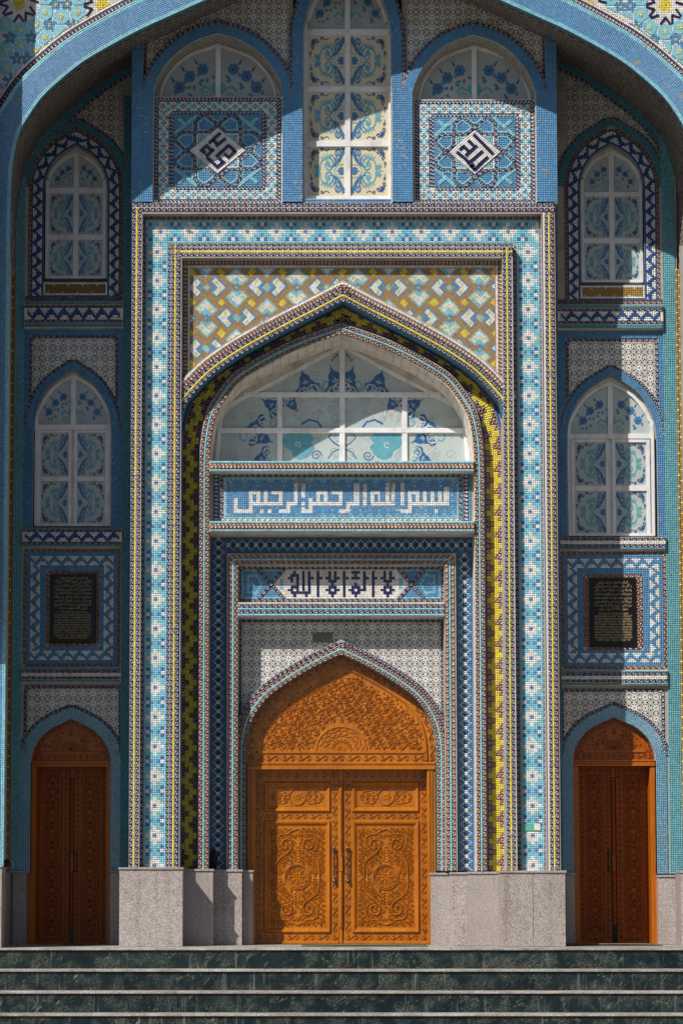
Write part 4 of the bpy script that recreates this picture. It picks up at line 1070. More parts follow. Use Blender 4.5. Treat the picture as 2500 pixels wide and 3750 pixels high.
ms.strip([(884, b4), (884, b3), (1614, b3), (1614, b4), (884, b4)][:4], [('bead', 11, 'N', 'V')], 204); hrows(ms, 872, 1626, 2194, 204, [('bead', 10, 'N', 'V')])
ms.build('bead_border', k2)
kz2 = lambda x0, y0, x1, y1, o=0: (860+(x0+o)/3.92, 2060+y0/3.92, 860+(x1+o)/3.92, 2060+y1/3.92)
KA = [(757, 205, 797, 245), (797, 162, 837, 290), (837, 122, 880, 205), (880, 162, 920, 450), (797, 330, 837, 450), (837, 330, 880, 372), (757, 375, 797, 410), (837, 415, 880, 498), (962, 122, 1003, 410), (1045, 122, 1087, 450), (920, 415, 1045, 450), (1003, 450, 1043, 497), (1087, 205, 1130, 245), (1170, 122, 1212, 497), (1212, 205, 1255, 245), (1298, 205, 1338, 245), (1338, 122, 1378, 250), (1418, 122, 1460, 250), (1338, 250, 1460, 290), (1460, 205, 1502, 245), (1378, 290, 1418, 372), (1338, 332, 1378, 455), (1418, 332, 1460, 455), (1298, 375, 1338, 412), (1460, 375, 1502, 412), (1378, 415, 1418, 498)]
KB = [(95, 122, 135, 497), (138, 205, 180, 245), (218, 122, 345, 162), (260, 162, 302, 205), (218, 205, 342, 247), (260, 290, 302, 372), (218, 332, 260, 455), (302, 332, 345, 455), (177, 375, 218, 412), (260, 415, 302, 498), (345, 372, 387, 412), (387, 122, 428, 412), (428, 205, 468, 247), (510, 122, 552, 497), (552, 205, 592, 245), (635, 205, 676, 245), (676, 122, 718, 250), (760, 122, 802, 250), (676, 250, 802, 290), (802, 205, 842, 245), (718, 290, 760, 372), (676, 332, 718, 455), (760, 332, 802, 455), (635, 375, 676, 412), (802, 375, 842, 412), (718, 415, 760, 498)]
for r in [kz2(*r) for r in KA]+[kz2(*r, 1450) for r in KB]:
    MB().box(r[0]+.4, r[1]+.4, r[2]-.4, r[3]-.4, 202.2, 206, .6).build('letter_tile', M_NAVY, k2)
moulding('sill_moulding', 872, 1627, 2206, 2257, 146, 300, [('tile', 7, 'S'), ('gap', 1), ('bead', 12, 'N', 'V'), ('tile', 7, 'T'), ('gap', 1), ('bead', 12, 'N', 'V'), ('gap', 1), ('tile', 8, 'T')])

# ---- floral panel over the main door, door arch --------------------------------------------
AX3 = 1248
C3 = arch((901, 3190), [(901, 2800), (903, 2722), (916, 2656), (940, 2606), (970, 2566), (1007, 2532), (1084, 2480), (1160, 2437), (1248, 2395)], AX3)
fp = MB(); apply_plate(fp, C3, 25, 860, 1640, 2240, 242, 300); fpo = fp.build('floral_panel', M_PLA, mosque)
floral(fpo, 884, 2278, 1612, 2790, 240, C3, 38)
ms = Mosaic(); hrows(ms, 872, 1626, 2267, 240, [('bead', 11, 'N', 'V')]); vrows(ms, 872, 2278, 2760, 240, [('bead', 11, 'N', 'V')]); vrows(ms, 1613, 2278, 2760, 240, [('bead', 11, 'N', 'V')]); ms.build('bead_strip', fpo)
MB().box(q(1145, 2330), 2317, q(1217, 2330), 2352, 236, 242, 1).build('blank_plate', M_PLATE, fpo)
dr = MB(); dr.ring(C3, 0, 48, 200, 300); dro = dr.build('door_arch', M_PLA, mosque)
ms = Mosaic(); ms.strip(C3, [('bead', 13, 'R', 'P'), ('tile', 7, 'T'), ('bead', 13, 'R', 'P')], 198.5); ms.strip(C3[1:-1], [('bead', 13, 'N', 'V')], 198.5, off=34)
ms.build('bead_border', dro)
ms = Mosaic(); reveal(ms, C3, 200, 248, 6, lambda i, j: 'E'); ms.build('arch_soffit_mosaic', dro)

# ---- doors -------------------------------------------------------------------------------------
def rope(mb, u, v0, v1, d, r, nz=None):
    x, _, zt = W(u, v0, d); zb = W(u, v1, d)[2]; R = r*S; L = zt-zb; nz = int(L/(S*2.2)); n = 12; v = []
    for i in range(nz+1):
        z = zt-L*i/nz
        for k in range(n):
            a = 2*math.pi*k/n; rr = R*(1+.16*math.sin(2*a+z/S*.75)); v.append((x+rr*math.cos(a), S*d+rr*math.sin(a), z))
    mb.add(v, [(i*n+k, i*n+(k+1) % n, (i+1)*n+(k+1) % n, (i+1)*n+k) for i in range(nz) for k in range(n)])
def handle(parent, u, v0, v1, d):
    x, _, zt = W(u, v0, d); zb = W(u, v1, d)[2]; L = zt-zb; s = S; mb = MB(); yc = S*(d-13)
    prof = [(.5, 0), (2.5, 2), (5.5, 5), (6.5, 9), (4.5, 14), (2.6, 18), (4.6, 21), (3.0, 24), (2.6, 30)]
    Lp = L/s; p2 = [(r*s, h*s) for r, h in prof]+[(3.4*s, L/2)]+[(r*s, L-h*s) for r, h in reversed(prof)]
    mb.lathe(p2, x, yc, zb, 10)
    for h in (18, Lp-18): mb.lathe([(6*s, 0), (6*s, -2*s), (2.6*s, -4*s), (2.6*s, -12*s)], x, S*d, zb+h*s, 10, 'y')
    return mb.build('handle', M_BRASS, parent, sm=True)
def mould(mb, u0, v0, u1, v1, wd, d, h):
    """bevelled rectangular moulding"""
    pth = [(u0, v1), (u0, v0), (u1, v0), (u1, v1), (u0, v1)]
    for o0, o1, h0, h1 in ((0, .25, 0, h), (.25, .6, h, h*.8), (.6, .75, h*.8, h*.35), (.75, 1, h*.35, 0)):
        a = [(u0+wd*o0, v0+wd*o0), (u1-wd*o0, v0+wd*o0), (u1-wd*o0, v1-wd*o0), (u0+wd*o0, v1-wd*o0)]
        b = [(u0+wd*o1, v0+wd*o1), (u1-wd*o1, v0+wd*o1), (u1-wd*o1, v1-wd*o1), (u0+wd*o1, v1-wd*o1)]
        A = WA(a, d-h0); B = WA(b, d-h1); mb.add(list(A)+list(B), [(i, (i+1) % 4, 4+(i+1) % 4, 4+i) for i in range(4)])
def tympanum(parent, path, axis, vb, d, m, border, base0, dens):
    """carved half moon: board, vine border, moulding and dense scrollwork"""
    pts = [p for p in path if p[1] <= vb+1]
    MB().poly([(pts[0][0], vb)]+pts+[(pts[-1][0], vb)], d, d+30).build('tympanum', m, parent)
    P = np.array(pts); sl = cumlen(P)
    mb = MB(); mb.ring(pts, -border-9, -border, d-5, d+2); mb.ring(pts, -border-5, -border-2, d-8, d)
    mb.box(pts[0][0]+border, base0-10, pts[-1][0]-border, base0, d-5, d+2, 1.5); mb.build('moulding', m, parent)
    r = Relief(onplane(d, 1.2)); mid = offset(pts, -border*.5); sm = cumlen(mid); n = max(8, int(sm[-1]/(border*.9)))
    fine = resample(mid, sm, np.linspace(0, sm[-1], n*5+1)); T = np.gradient(fine, axis=0); T /= np.linalg.norm(T, axis=1)[:, None]
    wv = np.stack([fine[:, 0]-T[:, 1]*border*.26*np.sin(np.arange(len(fine))*math.pi/5), fine[:, 1]+T[:, 0]*border*.26*np.sin(np.arange(len(fine))*math.pi/5)], 1)
    r.ribbon(wv, border*.13, 3.2)
    for k in range(n):
        c = fine[k*5+2]; t = T[k*5+2]; sg = 1 if k % 2 else -1; r.spiral(c[0]+t[1]*sg*border*.08, c[1]-t[0]*sg*border*.08, border*.3, k, sg, 1.2, border*.1, 3, 9)
        r.palm(c[0], c[1], math.atan2(t[0]*sg, -t[1]*sg), border*.35, 3, 1.2, None, 3)
    r.vine(pts[0][0]+6, (base0+vb)/2, pts[-1][0]-6, (base0+vb)/2, (vb-base0)*.9, None, 3.2, 2.8)
    r.build('vine_carving', m, parent)
    r = Relief(onplane(d, 1.1)); inner = offset(pts, -border-12); ins = above_arch(inner)
    top = min(p[1] for p in inner); L_ = inner[0][0]
    hw = axis-L_; H = base0-12-top; sc_ = dens
    R0 = hw*.27
    def put(fn, u, v, *a):
        fn(1, u, v, *a); fn(-1, 2*axis-u, v, *a)
    k = 0
    # half rosette on the base line
    for rr in (.35, .62, .85):
        for j in range(9):
            a = math.pi+math.pi*(j+.5)/9
            r.ribbon([(axis+R0*rr*math.cos(a-.35), base0-13+R0*rr*math.sin(a-.35)*1.0), (axis+R0*(rr+.16)*math.cos(a), base0-13+R0*(rr+.16)*math.sin(a)), (axis+R0*rr*math.cos(a+.35), base0-13+R0*rr*math.sin(a+.35))], 2.6, 2.6)
    r.palm(axis, base0-13, -math.pi/2, R0*.5, 9, 2.9, R0*.09, 3)
    r.ribbon([(axis+R0*1.12*math.cos(a), base0-13+R0*1.05*math.sin(a)) for a in np.linspace(math.pi, 2*math.pi, 24)], 4, 3.5)
    row = 0; v = base0-13-sc_*.55
    while v > top-10:
        nrow = int(hw/sc_)+2
        for i in range(nrow):
            u = axis-(i+(.5 if row % 2 else .0))*sc_*1.02
            if u < L_: continue
            if math.hypot(u-axis, v-(base0-13)) < R0*1.15+sc_*.35: continue
            if ins(u-sc_*.36, v-sc_*.30) or ins(u, v-sc_*.42): 
                if not ins(u, v):
                    put(lambda s_, a, b: r.palm(a, b+4, -math.pi/2-s_*.6, sc_*.36, 4, 1.4, None, 3.5), u, v)
                continue
            k += 1; u += random.uniform(-4, 4)*(i > 0); hand = 1 if (i+row) % 2 else -1; ph = random.random()*6.28
            rad = sc_*.50*(.70+.50*random.random()); ty = random.random()
            def motif(s_, a, b):
                p = ph if s_ > 0 else math.pi-ph
                r.spiral(a, b, rad, p, hand*s_, 1.7, 2.7, 4.4, 18)
                if ty < .35: r.palm(a, b, p+2, rad*.75, 5, 1.9, rad*.25, 4)
                elif ty < .7: r.frond(a+rad*.5*math.cos(p+1), b+rad*.5*math.sin(p+1), p+1, rad*.9, 4, 3.6)
                for q_ in range(6): r.leaf(a+rad*.95*math.cos(p+q_*1.05), b+rad*.95*math.sin(p+q_*1.05), p+q_*1.05+.8*s_, rad*.7, rad*.26, 4.4)
            if i == 0 and row % 2 == 0:
                r.frond(u, v+sc_*.4, -math.pi/2, sc_*.85, 5, 4)
            else: put(motif, u, v)
        row += 1; v -= sc_*.80
    r.build('scroll_carving', m, parent)
def panel_scrolls(r, u0, v0, u1, v1, kind):
    cu, cv = (u0+u1)/2, (v0+v1)/2; w_, h_ = u1-u0, v1-v0
    if kind == 'small':
        ra = h_*.46
        r.ribbon([(cu+ra*math.cos(a), cv+ra*math.sin(a)) for a in np.linspace(0, 6.283, 22)], 3.4, 3.6)
        r.palm(cu, cv, 0, ra*.85, 9, 6.28*8/9, ra*.26, 3.5)
        for sg in (-1, 1):
            for k in range(3):
                x = cu+sg*(ra+12+k*22); s_ = .9-.18*k
                for sy in (-1, 1): r.spiral(x, cv+sy*h_*.24*s_, h_*.20*s_, sg, sy*sg, 1.4, 3, 3.4, 12)
                r.palm(x, cv, 0 if sg > 0 else math.pi, 14, 5, 2.4, 4, 3.2)
            r.ribbon([(cu+sg*ra, cv), (cu+sg*(ra+20), cv-h_*.4), (cu+sg*(ra+50), cv-h_*.30), (cu+sg*(w_*.48), cv), (cu+sg*(ra+50), cv+h_*.30), (cu+sg*(ra+20), cv+h_*.4), (cu+sg*ra, cv)], 3, 3.2)
        return
    ra = w_*.225
    for rr, w2 in ((1.0, 5), (.86, 2.4)): r.ribbon([(cu+ra*rr*math.cos(a), cv+ra*rr*math.sin(a)) for a in np.linspace(0, 6.283, 32)], w2, 4.4)
    for k in range(8):
        a = k*math.pi/4; r.leaf(cu, cv, a, ra*.62, ra*.2, 4.5); r.spiral(cu+ra*.55*math.cos(a+.39), cv+ra*.55*math.sin(a+.39), ra*.2, a, 1, 1.2, 2.2, 3.2, 9); r.palm(cu+ra*.5*math.cos(a), cv+ra*.5*math.sin(a), a, ra*.34, 3, 1.6, ra*.12, 3.4)
    for sg in (-1, 1):
        for sy in (-1, 1):
            P_ = smooth([(cu+sg*w_*.39, cv), (cu+sg*w_*.36, cv+sy*h_*.15), (cu+sg*w_*.18, cv+sy*h_*.235), (cu+sg*w_*.10, cv+sy*h_*.29), (cu+sg*w_*.14, cv+sy*h_*.37), (cu+sg*w_*.25, cv+sy*h_*.36), (cu+sg*w_*.27, cv+sy*h_*.30), (cu+sg*w_*.20, cv+sy*h_*.28), (cu+sg*w_*.18, cv+sy*h_*.315)], 4)
            r.ribbon(P_, 5, 5.5)
            P_ = smooth([(cu+sg*w_*.30, cv+sy*h_*.26), (cu+sg*w_*.36, cv+sy*h_*.33), (cu+sg*w_*.32, cv+sy*h_*.41), (cu+sg*w_*.17, cv+sy*h_*.425), (cu+sg*w_*.12, cv+sy*h_*.45), (cu, cv+sy*h_*.475)], 4); r.ribbon(P_, 5, 4.6)
            r.palm(cu+sg*w_*.40, cv+sy*h_*.43, sy*math.pi/2*1+(-sg)*sy*.75, 26, 6, 2.0, 6, 4)
            r.palm(cu+sg*w_*.41, cv+sy*h_*.42, math.atan2(sy, sg), 24, 5, 1.9, 6, 4)
            for k in range(7):
                y = cv+sy*h_*(.06+.052*k); x = cu+sg*w_*(.445-.01*k if k < 4 else .40-.012*k); r.spiral(x, y, 9.5, k*1.3, sg*sy, 1.3, 2.6, 3.4, 10); r.leaf(x, y, math.pi/2*sy+sg*.5, 17, 5, 3.6); r.leaf(x-sg*8, y, math.pi/2*sy-sg*.8, 14, 5, 3.6)
            for k, (fx, fy) in enumerate(((.07, .33), (.07, .40), (.16, .45), (.27, .44), (.06, .25), (.30, .20), (.20, .17), (.28, .12), (.31, .06))):
                x, y = cu+sg*w_*fx, cv+sy*h_*fy; r.spiral(x, y, 10, k*.9, -sg*sy, 1.4, 2.8, 3.8, 11); r.palm(x, y, sy*math.pi/2+sg*k*.5, 15, 4, 1.6, 4.5, 3.6)
            for gx in range(1, 10):
                for gy in range(1, 18):
                    fx, fy = .485*gx/9.5, .485*gy/17.5
                    if fx*w_ < 14 or math.hypot(fx*w_, fy*h_) < ra+8: continue
                    a_ = gx*1.9+gy*2.7; x, y = cu+sg*w_*fx, cv+sy*h_*fy; r.leaf(x, y, a_ if sg > 0 else math.pi-a_, 12, 4.4, 3.2); r.leaf(x, y, (a_+2) if sg > 0 else math.pi-a_-2, 10, 3.8, 3.0)
                    if (gx+gy) % 2: r.spiral(x, y, 6.5, a_, sg*sy, 1.2, 2.0, 3.4, 8)
            r.frond(cu+sg*w_*.265, cv+sy*h_*.03, sy*1.25 if sg > 0 else math.pi-sy*1.25, h_*.16, 7, 3.6)
    for sy in (-1, 1): r.frond(cu, cv+sy*(ra+6), sy*math.pi/2, h_*.17, 6, 4.4); r.palm(cu, cv+sy*h_*.40, sy*math.pi/2, 22, 7, 2.8, 6, 4)
md = MB()
DT, DLF = 250, 305
L0, L1 = q(912, 3100), q(1587, 3100)
md.box(L0-8, 2793, q(934, 3100), 3457, DT-2, 340, 2); md.box(q(1564, 3100), 2793, L1+8, 3457, DT-2, 340, 2)
door = md.build('carved_door', M_WOOD, mosque); door['label'] = 'wide golden double door'
lt = MB()
for a, b, h in ((2792, 2799, 6), (2799, 2806, 3.5), (2806, 2818, 8)): lt.box(L0-8, a, L1+8, b, DT-2-h, 330, 1.5)
lt.each('lintel', M_WOOD, door)
st_ = MB()
for (a, b) in ((L0+2, L0+8), (L0+11, L0+18), (L1-18, L1-11), (L1-8, L1-2)): st_.box(a, 2819, b, 3456, DT-6, DT+2, 1.5)
st_.each('frame_beading', M_WOOD, door)
tympanum(door, [tuple(p) for p in C3], AX3, 2792, DT, M_WOOD, 34, 2760, 30)
def leaf_main(x0, x1, px0, px1):
    y = 3100; u0, u1, p0, p1 = q(x0, y), q(x1, y), q(px0, y), q(px1, y)
    o = MB().box(u0, 2812, u1, 3457, DLF, DLF+40).build('door_leaf', M_WOOD, door)
    mb = MB()
    mould(mb, p0, 2862, p1, 2974, 19, DLF, 9); mould(mb, p0, 3004, p1, 3417, 19, DLF, 9); mb.box(u0, 3447, u1, 3457, DLF-6, DLF+2, 1.5)
    mb.build('moulding', M_WOOD, door)
    r = Relief(onplane(DLF, 1.4))
    r.vine(u0+3, 2840, u1-3, 2840, 30); r.vine(p0, 2989, p1, 2989, 25); r.vine(u0+3, 3432, u1-3, 3432, 26)
    r.vine((u0+p0)/2, 2862, (u0+p0)/2, 3418, (p0-u0)*.9); r.vine((p1+u1)/2, 2862, (p1+u1)/2, 3418, (u1-p1)*.9)
    r.build('vine_carving', M_WOOD, door)
    r = Relief(onplane(DLF, 1.1)); panel_scrolls(r, p0+24, 2886, p1-24, 2950, 'small'); panel_scrolls(r, p0+20, 3026, p1-20, 3396, 'big')
    for (a, b, c_, e_) in ((p0+19, 2883, p1-19, 2953), (p0+18, 3024, p1-18, 3398)):
        for t in np.arange(a, c_, 6): r.disc(t, b, 2.2, 2.6, 6); r.disc(t, e_, 2.2, 2.6, 6)
        for t in np.arange(b, e_, 6): r.disc(a, t, 2.2, 2.6, 6); r.disc(c_, t, 2.2, 2.6, 6)
    r.build('scroll_carving', M_WOOD, door)
leaf_main(934, 1239, 965, 1211); leaf_main(1256, 1565, 1288, 1535)
pm = MB(); uc = q(1247, 3100); rope(pm, uc, 2870, 3140, DLF-3, 8); rope(pm, uc, 3188, 3397, DLF-3, 8)
pm.box(uc-9, 2812, uc+9, 2862, DLF-8, DLF+5, 1.5); pm.box(uc-7, 3138, uc+7, 3192, DLF-12, DLF+5, 1.5); pm.box(uc-6, 3395, uc+6, 3456, DLF-6, DLF+5, 1.5)
x, _, z = W(uc, 3130, DLF-3); pm.lathe([(5*S, -12*S), (9*S, -4*S), (9*S, 4*S), (5*S, 12*S)], x, S*(DLF-3), z, 10)
x, _, z = W(uc, 2866, DLF-3); pm.lathe([(5*S, -8*S), (9*S, -3*S), (9*S, 3*S), (6*S, 6*S)], x, S*(DLF-3), z, 10)
pm.build('twisted_post', M_WOOD, door)
handle(door, q(1223, 3160), 3098, 3236, DLF); handle(door, q(1273, 3160), 3098, 3236, DLF)

# ---- side niches -----------------------------------------------------------------------------------
def side_door(path, axis, uL, uR, vlin0, vlin1, post, label, hx, knobs):
    dT, dL = DSIDE+38, DSIDE+112
    mb = MB(); mb.box(uL-6, vlin0, uL+22, 3462, dT-4, dT+115, 2); mb.box(uR-22, vlin0, uR+6, 3462, dT-4, dT+110, 2)
    o = mb.build('carved_door', M_WFRM, mosque); o['label'] = label
    lt = MB()
    for a, b, h in ((0, .3, 5), (.3, .65, 2), (.65, 1, 6)): lt.box(uL-6, vlin0+(vlin1-vlin0)*a, uR+6, vlin0+(vlin1-vlin0)*b, dT-4-h, dT+110, 1.2)
    lt.each('lintel', M_WFRM, o)
    tympanum(o, path, axis, vlin0-1, dT, M_WMID, 20, vlin0-25, 30)
    for (a, b) in ((uL+22, post[0]), (post[1], uR-22)):
        lf = MB().box(a, vlin1-3, b, 3458, dL, dL+30).build('door_leaf', M_WRED, o)
        w_ = b-a; bw = w_*.20
        mm = MB(); mould(mm, a+bw+1, vlin1+30, b-bw-1, 3425, 5, dL, 3.5); mm.build('moulding', M_WRED, o)
        r = Relief(onplane(dL, 2.0)); r.vine(a+bw/2, vlin1+8, a+bw/2, 3440, bw*.85, None, 2.2, 2); r.vine(b-bw/2, vlin1+8, b-bw/2, 3440, bw*.85, None, 2.2, 2)
        r.vine(a+bw, vlin1+18, b-bw, vlin1+18, 20, None, 2.2, 2); r.vine(a+bw, 3438, b-bw, 3438, 20, None, 2.2, 2); r.build('vine_carving', M_WRED, o)
        r = Relief(onplane(dL, 2.0)); c = (a+b)/2; hw = w_/2-bw-7; n = 8; H = (3418-(vlin1+36))/n
        for k in range(n):
            vc = vlin1+36+H*(k+.5)
            for gy in range(6):
                for gx in range(3):
                    for sg in (-1, 1): r.leaf(c+sg*hw*(.2+.32*gx), vc+H*(gy/6-.45), sg*(gy*1.3+gx)+1.57, 9, 3.4, 2.4)
            for sg in (-1, 1):
                for sy in (-1, 1):
                    r.ribbon(smooth([(c, vc+sy*H*.06), (c+sg*hw*.55, vc+sy*H*.12), (c+sg*hw*.9, vc+sy*H*.3), (c+sg*hw*.5, vc+sy*H*.42), (c, vc+sy*H*.5)], 3), 3.2, 2.8)
                    r.spiral(c+sg*hw*.52, vc+sy*H*.27, hw*.26, sg+sy, sg*sy, 1.3, 2.3, 2.6, 11); r.spiral(c+sg*hw*.72, vc+sy*H*.07, hw*.2, sg, -sg*sy, 1.2, 2.2, 2.4, 9)
                    r.ribbon([(c+sg*hw*.95, vc+sy*H*.48), (c+sg*hw*.4, vc+sy*H*.25), (c, vc)], 2.4, 2.4)
                r.palm(c, vc+sg*H*.04, sg*math.pi/2, H*.22, 5, 2.0, 4.5, 2.6)
        r.build('scroll_carving', M_WRED, o)
    pm = MB(); uc = (post[0]+post[1])/2; pr = (post[1]-post[0])*.36; rope(pm, uc, vlin1+52, 3136, dL-3, pr); rope(pm, uc, 3187, 3385, dL-3, pr)
    pm.box(uc-pr*1.2, vlin1-3, uc+pr*1.2, vlin1+42, dL-8, dL+5, 1); pm.box(uc-pr*.9, 3133, uc+pr*.9, 3190, dL-10, dL+5, 1); x, _, z = W(uc, vlin1+48, dL-3); pm.lathe([(4*S, -8*S), (8*S, -2*S), (8*S, 3*S), (4*S, 6*S)], x, S*(dL-3), z, 8)
    pm.build('twisted_post', M_WRED, o)
    handle(o, hx, 3116, 3194, dL)
    for kx, ky in knobs:
        x, _, z = W(kx, ky, dL); kb = MB(); kb.lathe([(7*S, 0), (7.5*S, -3*S), (5*S, -7*S), (1*S, -8*S)], x, S*dL, z, 12, 'y'); kb.build('lock', M_BRASS, o)

def niche(side):
    d = DSIDE; L = side == 0
    wall = MB()
    if L: ua, ub, eL, eR = 48, 482, 84, 452
    else: ua, ub, eL, eR = 2030, 2490, 2050, 2441
    tag = {}
    if L:
        ax1, in1 = 279, Q([(163, 1030)])[0][0]
    # coordinates (row-2000 units)
    if L:
        g = dict(tealL=(48, 84), tealR=(445, 480), a1=q(279, 750), i1=q(163, 800), b1t=530, spr1=690, bot1=1030, win1=(168, 1020, 556), s1=(1103, 1118, 1182, 1200),
                 a2=q(266, 1600), i2=q(124, 1700), apex2=1353, spr2=1570, bot2=1932, fl2=(q(118, 1300), 1238, q(424, 1300)), s2=(1932, 2003),
                 pq=(87, 2010, 444, 2443), s3=(2444, 2500), a3=q(260, 2800), i3=q(113, 2900), apex3=2632, spr3=2790, fl3=(q(100, 2600), 2521, q(436, 2600)), dfr=(q(110, 3100), q(411, 3100)), lin=(2786, 2808), post=(q(254, 3100), q(273, 3100)))
    else:
        g = dict(tealL=(2040, 2050), tealR=(2436, 2484), a1=q(2238, 750), i1=q(2122, 800), b1t=526, spr1=690, bot1=1042, win1=(2126, 1034, 552), s1=(1116, 1130, 1190, 1205),
                 a2=q(2238, 1600), i2=q(2076, 1700), apex2=1373, spr2=1605, bot2=1966, fl2=(q(2080, 1300), 1250, q(2398, 1300)), s2=(1967, 2015),
                 pq=(2048, 2020, 2437, 2452), s3=(2455, 2511), a3=q(2248, 2800), i3=q(2097, 2900), apex3=2626, spr3=2785, fl3=(q(2062, 2600), 2533, q(2420, 2600)), dfr=(q(2098, 3100), q(2404, 3100)), lin=(2781, 2805), post=(q(2235, 3100), q(2256, 3100)))
    # upper window arch path
    def ogive(i, axis, spr, apex, foot):
        w_ = axis-i; h_ = spr-apex
        return arch((i, foot), [(i, spr), (i+w_*.05, spr-h_*.27), (i+w_*.22, spr-h_*.55), (i+w_*.50, spr-h_*.78), (axis, apex)], axis, 4)
    p1 = ogive(g['i1'], g['a1'], g['spr1'], g['b1t'], g['bot1']+54)
    p2 = ogive(g['i2'], g['a2'], g['spr2'], g['apex2'], g['bot2'])
    p3 = ogive(g['i3'], g['a3'], g['spr3'], g['apex3'], 3200)
    # wall plates
    mb = MB(); apply_plate(mb, p1, 0, ua-20, ub, 100, d, d+60)
    mb.box(ua-20, g['bot1']+54, ub, g['s1'][3], d, d+60); mb.box(g['i1']-4, g['bot1'], 2*g['a1']-g['i1']+4, g['bot1']+56, d+.5, d+60)
    up_o = mb.build('upper_bay', M_PLA, mosque)
    ms = Mosaic()
    zf = lambda i, j, n, m: zig(i, m-1-j)
    wz = 34
    bz = [('tile', 8, 'Z'), ('fn', wz, zf, 5, (.05, .06, .1)), ('tile', 5, 'Z'), ('bead', 11, 'R', 'P')]
    ms.strip(p1, bz, d-1); ms.grid(g['i1'], g['bot1']+1, 2*g['a1']-g['i1'], g['bot1']+54, d, 'Z', grout=(.05, .07, .12))
    # gold cartouche under the window
    gu0, gu1, gv0 = g['i1']-1, 2*g['a1']-g['i1']+1, g['bot1']+4
    def cart(i, j, n, m):
        if i in (0, n-1) or j in (0, m-1): return 'W'
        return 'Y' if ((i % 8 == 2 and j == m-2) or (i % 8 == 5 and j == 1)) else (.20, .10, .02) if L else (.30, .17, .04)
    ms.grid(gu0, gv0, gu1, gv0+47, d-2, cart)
    hrows(ms, g['tealL'][1]+2, g['tealR'][0], gv0+50, d-1.5, [('tile', 7, 'Z'), ('bead', 10, 'R', 'P')])
    ms.build('zigzag_border', up_o)
    ms = Mosaic(); ms.strip([p for p in p1[1:-1]], [('tile', 26, 'E', (.10, .12, .13)), ('bead', 10, 'N', 'V')], d-1, off=58.5)
    E2 = (.125, .37, .44)
    ms.grid(g['tealL'][0], 640, g['tealL'][1], 3200, d-2, E2 if L else 'E', wear=.2, grout=(.10, .13, .14)); ms.grid(g['tealR'][0], 350, g['tealR'][1], 3200, d-2, 'E' if L else E2, wear=.2, grout=(.10, .13, .14))
    bk = bkL if L else bkR
    bkp = [p for p in smooth(bk, 4) if (p[0] < 500 if L else p[0] > 2030) and p[1] < 640]
    if not L: bkp = bkp[::-1]
    ms.strip(bkp, [('tile', 24, 'E', (.10, .12, .13)), ('bead', 10, 'N', 'V')][::-1] if False else [('bead', 10, 'N', 'V'), ('tile', 26, 'E', (.1, .12, .13))], d-1.5, off=-36)
    ms.build('teal_border', up_o)
    fl = floral(up_o, q(110, 400) if L else q(2068, 400), 250, q(446, 400) if L else q(2440, 400), 640, d, p1, 90, above=[(u, v) for u, v in offset(bkp, -34)][::-1])
    for a, c_, name in ((g['s1'][0], g['s1'][3], 'a'),):
        o = MB().box(g['tealL'][1]-2, a, g['tealR'][0]+2, c_, d-16, d+50, 1).build('lintel_band', M_REV, mosque)
        ms = Mosaic(); u0, u1 = g['tealL'][1], g['tealR'][0]; hh = c_-a
        hrows(ms, u0, u1, a+1, d-17, [('tile', 11, 'E')]); hrows(ms, u0, u1, a+14, d-17, [('bead', 10, 'N', 'V')])
        n, m = ms.grid(u0+10, a+25, u1-10, a+25+hh-55, d-17, lambda i, j, n, m: zig(i, j), m=5, grout=(.05, .06, .1))
        hrows(ms, u0, u1, c_-29, d-17, [('bead', 10, 'N', 'V'), ('gap', 2), ('tile', 15, 'E')]); ms.build('zigzag_mosaic', o)
    # mid bay
    mb = MB(); apply_plate(mb, p2, 0, ua-20, ub, g['s1'][3]-5, d+4, d+60); mid_o = mb.build('middle_bay', M_PLA, mosque)
    ms = Mosaic()
    i2, e2 = g['i2'], 2*g['a2']-g['i2']
    ms.strip([p for p in p2[1:-1]], [('tile', 27, 'B', (.05, .07, .12)), ('bead', 11, 'N', 'V')], d+2)
    ms.grid(g['tealL'][1], 1500, i2-2, g['bot2'], d+2.5, 'B', wear=.45, grout=(.05, .07, .12)); ms.grid(e2+2, 1500, g['tealR'][0], g['bot2'], d+2.5, 'B', wear=.55, grout=(.05, .07, .12))
    f0, fv, f1 = g['fl2']
    ms.grid(g['tealL'][1], g['s1'][3]+8, f0-11, 1500, d+2.5, 'B', grout=(.05, .07, .12)); ms.grid(f1+11, g['s1'][3]+8, g['tealR'][0], 1500, d+2.5, 'B', grout=(.05, .07, .12)); ms.grid(f0-11, g['s1'][3]+8, f1+11, fv-11, d+2.5, 'B', grout=(.05, .07, .12))
    ms.strip([(f0, 1470), (f0, fv), (f1, fv), (f1, 1470)], [('bead', 10, 'N', 'V')], d+2)
    ms.build('blue_border', mid_o)
    floral(mid_o, f0, fv, f1, g['spr2']-40, d+4, p2, 34)
    # sill band under the middle window
    a, c_ = g['s2']; u0, u1 = g['tealL'][1], g['tealR'][0]
    o = MB().box(u0-2, a, u1+2, c_, d-14, d+55, 1).build('sill_band', M_REV, mosque); ms = Mosaic()
    if L:
        hrows(ms, u0, u1, a+.5, d-15, [('tile', 6, 'E'), ('bead', 10, 'N', 'V')]); ms.grid(u0+8, a+17, u1-8, a+51, d-15, lambda i, j, n, m: zig(i, j), m=5, grout=(.05, .06, .1)); hrows(ms, u0, u1, a+52, d-15, [('bead', 10, 'N', 'V'), ('tile', 8, 'E')])
    else: hrows(ms, u0, u1, a+1, d-15, [('bead', 12, 'N', 'V'), ('tile', 13, 'W'), ('bead', 12, 'N', 'V'), ('tile', 8, 'E')])
    ms.build('mosaic_rows', o)
